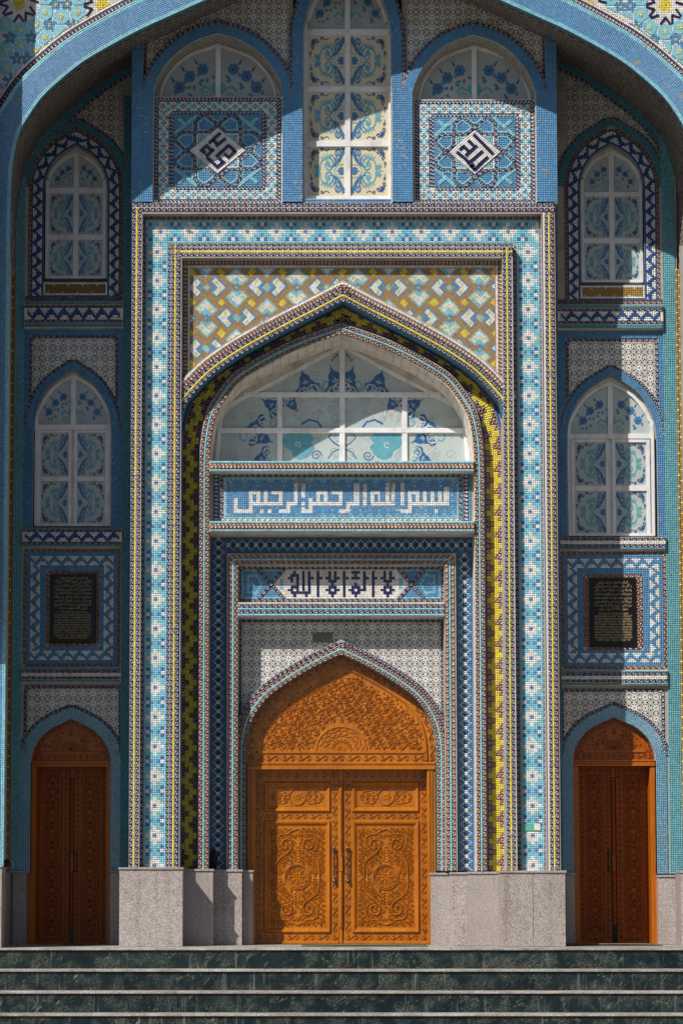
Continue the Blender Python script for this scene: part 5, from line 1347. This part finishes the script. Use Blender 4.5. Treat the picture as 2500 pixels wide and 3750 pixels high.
    # plaque bay
    x0, y0, x1, y1 = g['pq']
    pb_ = MB().box(x0-4, y0-8, x1+4, y1+4, d, d+60).build('plaque_bay', M_PLA, mosque); ms = Mosaic()
    if L: ib = (q(168, 2220), 2090, q(366, 2220), 2368)
    else: ib = (q(2134, 2240), 2103, q(2353, 2240), 2381)
    ms.strip([(x0+12, y1-12), (x0+12, y0+12), (x1-12, y0+12), (x1-12, y1-12), (x0+12, y1-12)], [('bead', 10.5, 'R', 'P')], d-1)
    m5 = lambda u, v: None
    zt0, zl0 = y0+26, x0+27
    ms.grid(x0+12, y0+12, x1-12, zt0, d-.5, 'B', grout=(.05, .07, .12)); ms.grid(x0+12, y1-26, x1-12, y1-12, d-.5, 'B', grout=(.05, .07, .12))
    ms.grid(x0+12, zt0, zl0, y1-26, d-.5, 'B', grout=(.05, .07, .12)); ms.grid(x1-27, zt0, x1-12, y1-26, d-.5, 'B', grout=(.05, .07, .12))
    zb = lambda i, j: 'W' if zig(i, j) == 'W' else 'B'
    ms.grid(zl0, zt0, x1-27, zt0+34, d-1, lambda i, j, n, m: zb(i, j), m=5, grout=(.06, .07, .1)); ms.grid(zl0, y1-60, x1-27, y1-26, d-1, lambda i, j, n, m: zb(i, j), m=5, grout=(.06, .07, .1))
    ms.grid(zl0, zt0+34, zl0+35, y1-60, d-1, lambda i, j, n, m: zb(j, i), n=5, grout=(.06, .07, .1)); ms.grid(x1-62, zt0+34, x1-27, y1-60, d-1, lambda i, j, n, m: zb(j, i), n=5, grout=(.06, .07, .1))
    ms.grid(zl0+35, zt0+34, x1-62, ib[1], d-.5, 'B', grout=(.05, .07, .12)); ms.grid(zl0+35, ib[3], x1-62, y1-60, d-.5, 'B', grout=(.05, .07, .12)); ms.grid(zl0+35, ib[1], ib[0], ib[3], d-.5, 'B', grout=(.05, .07, .12)); ms.grid(ib[2], ib[1], x1-62, ib[3], d-.5, 'B', grout=(.05, .07, .12))
    bw = 13
    ms.strip([(ib[0]+bw, ib[3]-bw), (ib[0]+bw, ib[1]+bw), (ib[2]-bw, ib[1]+bw), (ib[2]-bw, ib[3]-bw), (ib[0]+bw, ib[3]-bw)], [('bead', 12, 'R', 'P')], d-1.2)
    if not L:
        vrows(ms, ib[0]+bw, ib[1]+bw, ib[3]-bw, d-1.2, [('bead', 9, 'R', 'P')]); vrows(ms, ib[2]-bw-12, ib[1]+bw, ib[3]-bw, d-1.2, [('bead', 12, 'R', 'P')])
    ms.build('zigzag_border', pb_)
    # band over the door
    a, c_ = g['s3']
    o = MB().box(u0-2, a, u1+2, c_, d-14, d+55, 1).build('lintel_band', M_REV, mosque); ms = Mosaic()
    hrows(ms, u0, u1, a+1, d-15, [('tile', 8, 'E'), ('bead', 11, 'N', 'V'), ('tile', 13, 'W'), ('bead', 11, 'N', 'V'), ('gap', 2), ('tile', 8, 'E')]); ms.build('mosaic_rows', o)
    # door bay
    mb = MB(); apply_plate(mb, p3, 0, ua-20, ub, a+20, d+4, d+60); lo_o = mb.build('lower_bay', M_PLA, mosque); ms = Mosaic()
    ms.strip(p3, [('tile', 40, (.075, .27, .41), (.52, .57, .60), 1.5, .11)], d+2, off=0)
    ms.strip([p for p in p3 if p[1] < g['spr3']-5], [('bead', 12, 'N', 'V')], d+1.5, off=40.5)
    f0, fv, f1 = g['fl3']; ms.strip([(f0, 2760), (f0, fv), (f1, fv), (f1, 2760)], [('bead', 11, 'N', 'V')], d+2); ms.build('pale_blue_arch', lo_o)
    floral(lo_o, f0, fv, f1, g['spr3']-15, d+4, p3, 46)
    # windows
    x_, vb, ap = g['win1']; i = q(x_, 850); axw = g['a1']; spr = g['spr1']-10; w_ = axw-i; h_ = spr-ap
    hb = [(686, 707), (858, 878)] if L else [(702, 719), (871, 890)]
    cL = [(i+14, axw-11), (axw+11, 2*axw-i-14)]
    rows = [(hb[0][1]+1, hb[1][0]-1, cL), (hb[1][1]+1, vb-8, cL)]
    arched_window('arched_window', [(i, vb), (i, spr), (i+w_*.06, spr-h_*.28), (i+w_*.24, spr-h_*.56), (i+w_*.52, spr-h_*.80), (axw, ap)], axw, vb, d+36, 12, hb, (axw-10, axw+10), rows, panem=M_PANP, headm=M_PANP)
    if L: i, vb, ap, axw, hb, rws, cL = q(128, 1750), 1926, 1371, q(267, 1750), [(1554, 1574)], ((1585, 1745), (1762, 1920)), [(q(150, 1750), q(250, 1750)), (q(284, 1750), q(385, 1750))]
    else: i, vb, ap, axw, hb, rws, cL = q(2078, 1750), 1962, 1396, q(2236, 1750), [(1588, 1607)], ((1620, 1778), (1798, 1954)), [(q(2103, 1750), q(2216, 1750)), (q(2253, 1750), q(2366, 1750))]
    spr = hb[0][0]-2; w_ = axw-i; h_ = spr-ap
    sash = []
    for (a_, b_) in cL:
        t0, t1 = hb[0][1], vb-6
        sash += [(a_-13, t0+1, a_-.3, t1), (b_+.3, t0+1, b_+13, t1), (a_, t0+1, b_, rws[0][0]), (a_, rws[0][1], b_, rws[1][0]), (a_, rws[1][1], b_, t1)]
    arched_window('arched_window', [(i, vb), (i, spr), (i+w_*.07, spr-h_*.28), (i+w_*.26, spr-h_*.56), (i+w_*.54, spr-h_*.80), (axw, ap)], axw, vb, d+34, 11, hb, (axw-10, axw+10), [(r0, r1, cL) for r0, r1 in rws], sash=sash, panem=M_PANP, headm=M_PANG if L else M_PANP, vbar_to=hb[0][1])
    # door
    dp = [p for p in p3]
    side_door(dp, g['a3'], g['dfr'][0], g['dfr'][1], g['lin'][0], g['lin'][1], g['post'], 'narrow dark red door left of the portal' if L else 'narrow dark red door right of the portal',
              q(278, 3150) if L else q(2229, 3150), [] if L else [(q(2269, 3130), 3134), (q(2269, 3130), 3183)])
niche(0); niche(1)

# ---- upper storey of the central block -------------------------------------------------------------
up = MB()
def y1(u): return q(u, 550)
pv = 744
for a, b, t in ((482, 561, 327), (1033, 1108, 327), (1436, 1511, 327), (1963, 2039, 327)):
    up.box(y1(a), t, y1(b), pv, 0, 320)
# narrow piers above the springing
up.box(y1(482), -120, y1(524), 327, 0, 320); up.box(y1(1998), -120, y1(2039), 327, 0, 320)
up.each('pier', M_PLA, mosque); upo = bpy.data.objects['pier']
ms = Mosaic()
for a, b in ((482, 561), (1033, 1108), (1436, 1511), (1963, 2039)): ms.grid(y1(a), 327, y1(b), pv-4, -1, 'B', wear=.30, grout=(.13, .22, .36))
ms.grid(y1(482), 60, y1(524), 327, -1, 'B', wear=.3, grout=(.10, .14, .2)); ms.grid(y1(1998), 60, y1(2039), 327, -1, 'B', wear=.3, grout=(.10, .14, .2)); ms.build('blue_mosaic', upo)
UA = []
for name, i, axis, spr, apex, foot, wd in (('l', 561, 798, 340, 122, pv, 38), ('r', 1511, 1736, 345, 127, pv, 37), ('c', 1109, 1271, 130, -150, pv, 40)):
    i, axis = y1(i), y1(axis); w_ = axis-i; h_ = spr-apex
    P = arch((i, foot), ([(i, 335), (i, 235)] if name == 'c' else [])+[(i, spr), (i+w_*.042, spr-h_*.18), (i+w_*.17, spr-h_*.44), (i+w_*.39, spr-h_*.70), (i+w_*.65, spr-h_*.88), (axis, apex)], axis, 4); UA.append(P)
    mb = MB(); mb.ring(P, 0, wd, 0, 140); o = mb.build('window_arch', M_PLA, mosque)
    Pa = [p for p in P if p[1] < 345]
    ms = Mosaic(); ms.strip(Pa, [('tile', wd, 'B', (.10, .14, .22)), ('bead', 12, 'N', 'V')], -1.2); ms.build('blue_mosaic', o)
    ms = Mosaic(); reveal(ms, P, 0, 100, 9, lambda i, j: C['S'] if j % 2 == 0 else (.20, .20, .18), h=1.0); ms.build('arch_soffit_mosaic', o)
fl = MB()
# back plate with tiles between the arches
for a, b, pa, pb2 in ((524, 1109, 0, None), ):
    pass
fo = MB(); fo.wbox(W(y1(482), 0, 20)[0], S*150, W(0, 744, 20)[2], W(y1(2039), 0, 20)[0], S*200, W(0, -300, 20)[2]); fo2 = fo.build('upper_wall', M_PLA, mosque)
capL = Q([(500, 146), (628, 88), (714, 55), (857, -2), (1000, -60), (1265, -160)]); capR = Q([(1265, -160), (1560, -80), (1720, -10), (1776, 15), (1894, 66), (2010, 122)])
cap = capL+capR[1:]
pl_mb = MB()
for u0, u1, idx in ((q(537, 200), q(1059, 150), 0), (q(1485, 150), q(1984, 200), 1)):
    P = UA[idx]; apply_plate(pl_mb, P, 20, u0-14, u1+14, -60, 22, 60)
spn = pl_mb.build('spandrel_panel', M_PLA, mosque)
for u0, u1, idx in ((q(537, 200), q(1059, 150), 0), (q(1485, 150), q(1984, 200), 1)):
    floral(spn, u0, -30, u1, 325, 20, UA[idx], 44, above=cap[::-1])
ms = Mosaic()
vrows(ms, q(525, 200), 120, 300, 18, [('bead', 12, 'N', 'V')]); vrows(ms, q(1986, 200), 110, 300, 18, [('bead', 12, 'N', 'V')])
ms.strip(cap, [('bead', 13, 'N', 'V')], 16, off=-6); ms.build('bead_strip', spn)

# mosaic panels with kufic diamonds
def diamond_panel(u0, v0, u1, v1, letters, scale, zc):
    d = 30
    o = MB().box(u0-4, v0-6, u1+4, v1+2, d, d+60, 1).build('kufic_panel', M_REV, mosque); ms = Mosaic()
    ms.strip([(u0+17, v1-13), (u0+17, v0+12), (u1-17, v0+12), (u1-17, v1-13), (u0+17, v1-13)], [('comb', 15, 'N', 'V')], d-1)
    bw = 36; a0, b0, a1, b1 = u0+18, v0+13, u1-18, v1-14
    pb = lambda i, j: PBD[j % 6][i % 5]
    nh = 6*round((a1-a0)/6.9/6)+3; nv = 6*round((b1-b0-2*33)/6.9/6)+0
    ms.grid(a0, b0, a1, b0+33, d-1, lambda i, j, n, m: pb(j, i+2 if False else i), n=nh, m=5); ms.grid(a0, b1-33, a1, b1, d-1, lambda i, j, n, m: pb(j, i), n=nh, m=5)
    ms.grid(a0, b0+33, a0+bw, b1-33, d-1, lambda i, j, n, m: pb(i, j+2), n=5, m=nv); ms.grid(a1-bw, b0+33, a1, b1-33, d-1, lambda i, j, n, m: pb(i, j+2), n=5, m=nv)
    c0, e0, c1, e1 = a0+bw+1, b0+34, a1-bw-1, b1-34
    ms.strip([(c0+18, e1-12), (c0+18, e0+12), (c1-18, e0+12), (c1-18, e1-12), (c0+18, e1-12)], [('comb', 12, 'N', 'V')], d-1)
    vrows(ms, c0, e0+12, e1-12, d-1, [('comb', 7, 'N', 'V')]); vrows(ms, c1-7, e0+12, e1-12, d-1, [('comb', 7, 'N', 'V')])
    i0, j0, i1, j1 = c0+18, e0+12, c1-18, e1-12
    ms.grid(i0, j0, i1, j1, d-1, 'B', grout=(.16, .22, .32)); ms.build('panel_mosaic', o)
    cu, cv, hu, hv = (i0+i1)/2, (j0+j1)/2, (i1-i0)/2, (j1-j0)/2
    ms = Mosaic()
    M_ = lambda p, k: {0: (p[0], p[1]), 1: (-p[1], p[0]), 2: (-p[0], -p[1]), 3: (p[1], -p[0])}[k]
    X = lambda p: (cu+p[0]*hu, cv+p[1]*hv)
    pent = [(-.44, -.57), (-.44, -.78), (-.30, -.91), (-.08, -.71), (-.22, -.57)]
    for k in range(4):
        for fx in (1, -1):
            pp = [X(M_((p[0]*fx, p[1]), k)) for p in pent]; pp = pp if fx > 0 else pp[::-1]; pp = pp+[pp[0]]
            for a, b in zip(pp[:-1], pp[1:]): ms.strip([a, b], [('tile', 6.5, 'T')], d-2.5, off=-3)
        a, b = X(M_((-.98, -.46), k)), X(M_((-.46, -.98), k)); ms.strip([a, b], [('tile', 13, 'T')], d-2.5, off=-6)
        a, b = X(M_((-.70, -.70), k)), X(M_((-.90, -.90), k)); ms.strip([a, b], [('tile', 13, 'T')], d-3, off=-6)
        a, b = X(M_((-.46, -.57), k)), X(M_((-.80, -.57), k)); ms.strip([a, b], [('tile', 6.5, 'T')], d-2.5, off=-3); a, b = X(M_((-.57, -.46), k)), X(M_((-.57, -.80), k)); ms.strip([a, b], [('tile', 6.5, 'T')], d-2.5, off=-3)
        a, b, c_ = X(M_((-.20, -.97), k)), X(M_((0, -.80), k)), X(M_((.20, -.97), k)); ms.strip([a, b, c_], [('tile', 6.5, 'T')], d-2.5, off=-3)
        for t_ in range(3):
            s0 = .46-.055*t_; a, b = X(M_((-s0, -s0), k)), X(M_((-s0+.26-.05*t_, -s0), k)); ms.strip([a, b], [('tile', 6.5, 'W' if t_ == 0 else 'T')], d-2.4, off=-3)
            a, b = X(M_((-s0, -s0+.26-.05*t_), k)), X(M_((-s0, -s0), k)); ms.strip([a, b], [('tile', 6.5, 'W' if t_ == 0 else 'T')], d-2.4, off=-3)
    ms.build('turquoise_inlay', o)
    ms = Mosaic()
    strand = [(-.98, -.35), (-.84, -.51), (-.22, -.51), (-.03, -.70), (.27, -.98)]
    z = 0
    for k in range(4):
        for fx in (1, -1):
            pp = [X(M_((p[0]*fx, p[1]), k)) for p in strand]; pp = pp if fx > 0 else pp[::-1]; z += 1
            ms.strip(pp, [('bead', 11, 'N', 'V')], d-3.6-(z % 2)*.8, off=-5.5)
    ms.build('bead_strapwork', o)
    # white diamond
    ms = Mosaic(); R = .63; n = 17
    T_, L_, B_, R_ = X((0, -R)), X((-R, 0)), X((0, R)), X((R, 0))
    ms.patch(np.array([W(*(np.array(L_)*(1-t)+np.array(T_)*t), d-5) for t in np.linspace(0, 1, n+1)]), np.array([W(*(np.array(B_)*(1-t)+np.array(R_)*t), d-5) for t in np.linspace(0, 1, n+1)]), n, lambda i, j: C['W'])
    ms.build('white_diamond', o)
    for (xa, ya, xb, yb) in letters:
        a = np.array([cu+(xa-zc[0])/scale, cv+(ya-zc[1])/scale]); b = np.array([cu+(xb-zc[0])/scale, cv+(yb-zc[1])/scale]); t = b-a; L = np.linalg.norm(t); t /= L; nn = np.array([-t[1], t[0]])*5.8
        MB().poly([tuple(a-nn), tuple(a+nn), tuple(b+nn), tuple(b-nn)], d-8.6, d-4).build('letter_tile', M_NAVY, o)
LET1 = [(548, 632, 640, 550), (650, 535, 790, 415), (700, 495, 748, 540), (735, 570, 848, 478), (578, 655, 612, 625), (640, 580, 685, 618), (615, 690, 712, 605), (628, 700, 738, 800), (735, 825, 812, 762), (765, 705, 838, 768), (735, 695, 900, 548), (900, 570, 975, 640), (870, 708, 962, 628), (832, 655, 880, 695)]
LET2 = [(752, 465, 998, 712), (682, 538, 755, 610), (795, 605, 650, 735), (615, 605, 690, 680), (572, 660, 620, 620), (538, 682, 612, 745), (612, 742, 690, 815), (675, 838, 868, 675), (715, 868, 758, 838), (755, 915, 932, 745), (705, 850, 765, 905)]
diamond_panel(q(564, 550), 360, q(1031, 550), 744, LET1, 3.2, (757, 622))
diamond_panel(q(1517, 550), 370, q(1959, 550), 746, LET2, 3.41, (768, 690))
# upper windows
i, axw = q(584, 300), q(799, 300)
arched_window('arched_window', [(i, 375), (i+2, 345), (i+14, 300), (i+48, 248), (i+105, 200), (axw, 160)], axw, 375, 108, 9, [], (axw-10, axw+10), [], panem=M_PANG)
i, axw = q(1530, 300), q(1736, 300)
arched_window('arched_window', [(i, 380), (i+2, 348), (i+14, 303), (i+46, 250), (i+100, 203), (axw, 165)], axw, 380, 108, 9, [], (axw-10, axw+10), [], panem=M_PANG)
i, axw = q(1112, 400), q(1273, 400); e = 2*axw-i
cL = [(q(1128, 400), q(1262, 400)), (q(1284, 400), q(1418, 400))]
arched_window('arched_window', [(i, 728), (i, 110), (i+14, 60), (i+38, 0), (i+80, -60), (axw, -120)], axw, 728, 60, 14, [(105, 129), (315, 335), (516, 537)], (axw-10, axw+10), [(131, 314, cL), (336, 515, cL), (538, 714, cL)], panem=M_PANE, headm=M_PANG)
o = MB().box(q(1107, 730), 728, q(1437, 730), 745, 10, 120).build('window_sill', M_REV, mosque); ms = Mosaic(); ms.grid(q(1108, 730), 729, q(1436, 730), 744, 9, 'B', wear=.9); ms.build('blue_mosaic', o)

# ---- stone plinth -----------------------------------------------------------------------------------
def plinth(x0, x1, vt, d, back, seams=(), capo=5):
    xs = [x0, *seams, x1]
    for a, b in zip(xs[:-1], xs[1:]):
        A = W(q(a, 3300), vt+8, d); B = W(q(b, 3300), vt, d)
        MB().wbox(A[0]+.0015, S*d, 0.0, B[0]-.0015, S*back, A[2], .003).build('plinth_slab', M_GRA, mosque)
    A = W(q(x0, 3190), vt+8, d); B = W(q(x1, 3190), vt, d)
    MB().wbox(A[0]-capo*S*.6, S*(d-capo), A[2]+.0005, B[0]+capo*S*.6, S*back, B[2]+.002, .004).build('plinth_cap', M_GRA, mosque)
plinth(437, 670, 3177, -58, 320); plinth(671, 781, 3183, 60, 320); plinth(781, 887, 3185, 142, 320); plinth(888, 927, 3187, 196, 320)
plinth(1832, 2070, 3189, -58, 320, seams=(1951,)); plinth(1714, 1831, 3193, 60, 320); plinth(1648, 1713, 3195, 142, 320); plinth(1577, 1647, 3197, 196, 320)
plinth(48, 98, 3190, 287, 380); plinth(402, 438, 3188, 287, 380); plinth(2071, 2104, 3198, 287, 380); plinth(2410, 2480, 3205, 287, 380)
plinth(-400, 8, 3170, -288, -200); plinth(2492, 2800, 3190, -20, 100)
for u0, u1, da in ((-2, 52, 0), (2470, 2502, 1)):     # splayed returns
    A = W(u0, 3190, -290 if not da else 285); B = W(u1, 3190, 292 if not da else -20)
    zt = A[2]; MB().add([(A[0], A[1], 0), (B[0], B[1], 0), (B[0], B[1], zt), (A[0], A[1], zt), (A[0], A[1]+.1, 0), (B[0], B[1]+.1, 0), (B[0], B[1]+.1, zt), (A[0], A[1]+.1, zt)], [(0, 1, 2, 3), (3, 2, 6, 7), (5, 4, 7, 6)]).build('plinth_slab', M_GRA, mosque)

# ==================================================================== steps and ground
E0, TR, H, NT = 300, 88, 71.5, 8
steps = bpy.data.objects.new('steps', None); col.objects.link(steps); steps['kind'] = 'structure'
joints = [(158, 441, 750, 1058, 1437, 1760, 2040, 2363), (-120, 127, 455, 745, 900, 1098, 1385, 1680, 1996, 2085, 2390), (10, 340, 650, 985, 1322, 1680, 2050, 2380), (40, 420, 800, 1090, 1355, 1740, 2110, 2440), (200, 600, 1000, 1400, 1800, 2200), (300, 700, 1100, 1500, 1900, 2300)]
tj = [(820, 1690), (412, 968, 1540, 2100), (640, 1180, 1720, 2210), (336, 940, 1545, 2130), (500, 1000, 1500, 2000), (500, 1000, 1500, 2000)]
XL, XR = -7.5, 7.5
for i in range(6):
    dz = -(E0+i*TR); zt = -S*i*H
    f = lambda px: S*(CX-1250+(q(px, 3500+80*i)-CX)*(D+dz)/D)
    xs = [XL]+[f(p) for p in tj[i]]+[XR]
    for a, b in zip(xs[:-1], xs[1:]):
        MB().wbox(a+.0012, S*dz-.010, zt-S*NT, b-.0012, S*(dz+TR+30) if i else 1.65, zt+random.uniform(-.001, .001), .003).build('granite_tread', M_TRD, steps)
    xs = [XL]+[f(p) for p in joints[i]]+[XR]
    for a, b in zip(xs[:-1], xs[1:]):
        MB().wbox(a+.0012, S*dz+.012+random.uniform(0, .003), zt-S*H-.02, b-.0012, S*(dz+40), zt-S*NT-.001).build('marble_slab', M_MAR, steps)
g = MB().wbox(-400, -400, -S*6*H-.5, 400, 400, -S*6*H).build('ground', M_GND); g['kind'] = 'structure'
bs = MB().wbox(XL, S*-255, -S*6*H, XR, 1.7, -S*NT-.004).build('step_core', M_PLA, steps)

# ==================================================================== small loose things
def mat_thing(x0, x1, d0, d1, m, label, curl):
    o = thing('door_mat', label, 'door mat', 'mats before the doors', (0, 0, 0))
    a = W(q(x0, 3460), 3460, d0)[0]; b = W(q(x1, 3460), 3460, d0)[0]; n = 24; v = []; th = .012
    for i in range(n+1):
        t = i/n; x = a+(b-a)*t; lift = curl*math.sin(math.pi*t)**.6
        for y, z in ((S*d0, .002+lift), (S*d0, .002+th+lift), (S*d1, .002+th), (S*d1, .002)): v.append((x, y, z))
    f = [(4*i+k, 4*i+4+k, 4*i+4+(k+1) % 4, 4*i+(k+1) % 4) for i in range(n) for k in range(4)]+[(0, 1, 2, 3), (4*n+3, 4*n+2, 4*n+1, 4*n)]
    mk('mat_body', v, f, m, o)
    hem = MB(); 
    for i in range(n):
        t0, t1 = i/n, (i+1)/n; z0 = .014+curl*math.sin(math.pi*t0)**.6; z1_ = .014+curl*math.sin(math.pi*t1)**.6
        hem.add([(a+(b-a)*t0, S*d0-.004, z0-.006), (a+(b-a)*t1, S*d0-.004, z1_-.006), (a+(b-a)*t1, S*d0-.004, z1_+.003), (a+(b-a)*t0, S*d0-.004, z0+.003), (a+(b-a)*t0, S*d0+.03, z0+.003), (a+(b-a)*t1, S*d0+.03, z1_+.003)], [(0, 1, 2, 3), (3, 2, 5, 4)])
    hem.build('hem', M_MATB if m is M_MAT else M_MAT, o)
mat_thing(1106, 1566, -80, 240, M_MAT, 'dark green mat lying before the wide golden double door', .006)
mat_thing(232, 352, 120, 330, M_MATB, 'short straw mat before the narrow door on the left', .010)
mat_thing(2075, 2425, 90, 330, M_MAT, 'dark mat before the narrow door on the right', .008)
# notice card stuck on the blue flower band
nc = thing('notice_card', 'small green card with a cream square stuck low on the right flower band', 'notice', None, (0, 0, 0))
x0, x1 = q(1909, 3030), q(1978, 3030)
MB().box(x0, 3016, x1, 3042, 36.2, 37.6).build('card', M_GREEN, nc); MB().box(x1-23, 3017, x1-1, 3040, 35.4, 36.1).build('cream_square', M_CARD, nc)
# dark bundles left on the ledges
def bundle(x, v, d, w_, h_, label):
    o = thing('cloth_bundle', label, 'bundle', 'dark bundles left on ledges', (0, 0, 0)); cx_, _, cz = W(q(x, v), v, d); n, m = 12, 8; vv = []
    for j in range(m+1):
        t = j/m; r = math.sin(math.pi*min(1, .12+t*.88))**.55
        for k in range(n):
            a = 2*math.pi*k/n; jr = 1+.14*math.sin(3*a+j*1.7)+.08*math.sin(5*a-j); vv.append((cx_+S*w_/2*r*jr*math.cos(a), S*d+S*w_*.35*r*jr*math.sin(a), cz+S*h_*t))
    mk('cloth', vv, [(j*n+k, j*n+(k+1) % n, (j+1)*n+(k+1) % n, (j+1)*n+k) for j in range(m) for k in range(n)]+[tuple(range(n))[::-1], tuple(range(m*n, m*n+n))], M_DARK, o, None, True)
    st2 = MB(); p = [(cx_+S*w_*.3, S*d-.02, cz+S*h_*.9), (cx_+S*w_*.55, S*d-.03, cz+S*h_*.5), (cx_+S*w_*.5, S*d-.04, cz+S*.5)]
    for a, b in zip(p[:-1], p[1:]): st2.add([(a[0]-.002, a[1], a[2]), (a[0]+.002, a[1], a[2]), (b[0]+.002, b[1], b[2]), (b[0]-.002, b[1], b[2])], [(0, 1, 2, 3)])
    st2.build('cord', M_PLATE, o)
bundle(783, 3181, 168, 28, 74, 'tall black cloth bundle on the stone ledge left of the wide door')
bundle(26, 3176, -250, 42, 28, 'low black bundle on the plinth at the far left edge')

# ---- black stone plaques with gold lettering -------------------------------------------------------------
AR = {}
for base, iso in (('ا', 0xFE8D), ('أ', 0xFE83), ('إ', 0xFE87), ('د', 0xFEA9), ('ذ', 0xFEAB), ('ر', 0xFEAD), ('ز', 0xFEAF), ('و', 0xFEED), ('ة', 0xFE93)): AR[base] = (iso, iso+1)
for base, iso in (('ب', 0xFE8F), ('ت', 0xFE95), ('ث', 0xFE99), ('ج', 0xFE9D), ('ح', 0xFEA1), ('خ', 0xFEA5), ('س', 0xFEB1), ('ش', 0xFEB5), ('ص', 0xFEB9), ('ط', 0xFEC1), ('ع', 0xFEC9), ('غ', 0xFECD), ('ف', 0xFED1), ('ق', 0xFED5), ('ك', 0xFED9), ('ل', 0xFEDD), ('م', 0xFEE1), ('ن', 0xFEE5), ('ه', 0xFEE9), ('ي', 0xFEF1), ('ئ', 0xFE89)): AR[base] = (iso, iso+1, iso+2, iso+3)
AR['ى'] = (0xFEEF, 0xFEF0); AR['گ'] = (0xFB92, 0xFB93, 0xFB94, 0xFB95); AR['پ'] = (0xFB56, 0xFB57, 0xFB58, 0xFB59)
def shape(txt):
    o = []; i = 0; t = txt.replace('لا', '\u0001')
    AR['\u0001'] = (0xFEFB, 0xFEFC)
    for k, ch in enumerate(t):
        if ch not in AR: o.append(ch); continue
        prev = k > 0 and t[k-1] in AR and len(AR[t[k-1]]) == 4; nxt = len(AR[ch]) == 4 and k+1 < len(t) and t[k+1] in AR
        o.append(chr(AR[ch][(1 if prev and not nxt else 2 if nxt and not prev else 3 if prev and nxt else 0)]))
    return ''.join(reversed(o))
def text_mesh(body, size, align='CENTER'):
    cu = bpy.data.curves.new('lettering', 'FONT'); cu.body = body; cu.size = size; cu.align_x = align; cu.resolution_u = 2; cu.extrude = .0006
    o = bpy.data.objects.new('tmp', cu); col.objects.link(o); dg = bpy.context.evaluated_depsgraph_get(); dg.update()
    me = bpy.data.meshes.new_from_object(o.evaluated_get(dg)); bpy.data.objects.remove(o); bpy.data.curves.remove(cu); return me
def plaque(x0, y0, x1, y1, d, label, arabic, latin, av, lv, ty=2220):
    u0, u1 = q(x0, ty), q(x1, ty)
    o = thing('stone_plaque', label, 'plaque', 'inscribed stone plaques')
    MB().box(u0, y0, u1, y1, d-5, d+4, 1.0).build('slab', M_BLK, o)
    cxm = (W(u0, y0, d)[0]+W(u1, y0, d)[0])/2; wm = (W(u1, y0, d)[0]-W(u0, y0, d)[0])
    for lines, (va, vb), rtl in ((arabic, av, True), (latin, lv, False)):
        n = len(lines)
        for k, ln in enumerate(lines):
            v = va+(vb-va)*(k+.78)/n; me = text_mesh(shape(ln) if rtl else ln, S*(vb-va)/n*(1.05 if rtl else 1.15))
            if not len(me.vertices): continue
            me.materials.clear(); me.materials.append(M_GOLD); ob = link('lettering', me, o); z = W(u0, v, d)[2]
            ob.rotation_euler = (math.pi/2, 0, 0); ob.location = (cxm, S*(d-5)-.0012, z)
            bw = max(p.co.x for p in me.vertices)-min(p.co.x for p in me.vertices)
            full = wm*.80*(1.0 if 0 < k < n-1 else .80)
            ob.scale = (full/max(bw, 1e-6) if bw > full or 0 < k < n-1 and bw > full*.6 else 1, 1, 1)
    for fx in (.16, .84):
        for fy in (.10, .90):
            x, _, z = W(u0+(u1-u0)*fx, y0+(y1-y0)*fy, d); MB().lathe([(4*S, 0), (4*S, -2*S), (2.5*S, -4*S), (.5*S, -4.6*S)], x, S*(d-5), z, 10, 'y').build('stud', M_STUD, o)
plaque(183, 2102, 352, 2354, DSIDE-2, 'black stone plaque lettered in gold in Arabic and English, on the shaded left wall',
       ['تم تشييد جامع حاج يعقوب', 'المركزى فى أعوام ١٩٩٧-٢٠٠١ وذلك', 'برعاية ومباركة من فخامة رئيس', 'الجمهورية إمام على رحمانوف', 'وسعادة رئيس بلدية العاصمة', 'دوشنبه محمد سعيد عبيدالله', 'ومساعى رئيس المركز الاسلامى', 'الجمهورى سماحة الشيخ', 'امان الله نعمت زاده'],
       ['In 1997-2001 the construction', 'of central mosk named after', '"Hoji Yaqub" completed thanks', 'to direct support of His Excellen-', 'cy President of the country Emo-', 'mali Sharifovich Rahmonov and', 'Dushanbe city Chairman Mah-', 'madsaid Ubaidulloev and to the', 'efforts of Chairman of Islamic', 'centre of the republic -', "Shaikh Amonulloh Ne'matzoda"], (2110, 2234), (2238, 2340))
plaque(2158, 2117, 2328, 2370, DSIDE-2, 'black stone plaque lettered in gold in Persian and Cyrillic, on the half sunlit right wall',
       ['انجام ساختمان مسجد مركزى', 'به نام حاجى يعقوب با دستگيرى بى', 'واسطه پريزدنت مملكت جناب عالى', 'محترم امام على شريفاويج رحمانوف', 'ورئيس شهر دوشنبه محمد سعيد', 'عبيدالله يوف و با سعى و اهتمام رئيس', 'مركز اسلامى كشور شيخ امان الله نعمت زاده', 'سالهاى ١٩٩٧-٢٠٠١ صورت گرفت'],
       ['Анчоми сохтмони масчиди', 'марказии ба номи "Хочи Яъкуб"', 'бо дастгирии бе воситаи Прези-', 'денти мамлакат Чаноби Оли', 'Мухтарам Эмомали Шарифович', 'Рахмонов ва Раиси ш. Душанбе', 'Махмасаид Убайдуллоев ва бо', 'саъю эхтимоми Раиси Марка-', 'зи исломии кишвар Шайх', 'Амонуллох Неъматзода солхои', '1997-2001 сурат гирифт'], (2126, 2238), (2243, 2350), 2240)
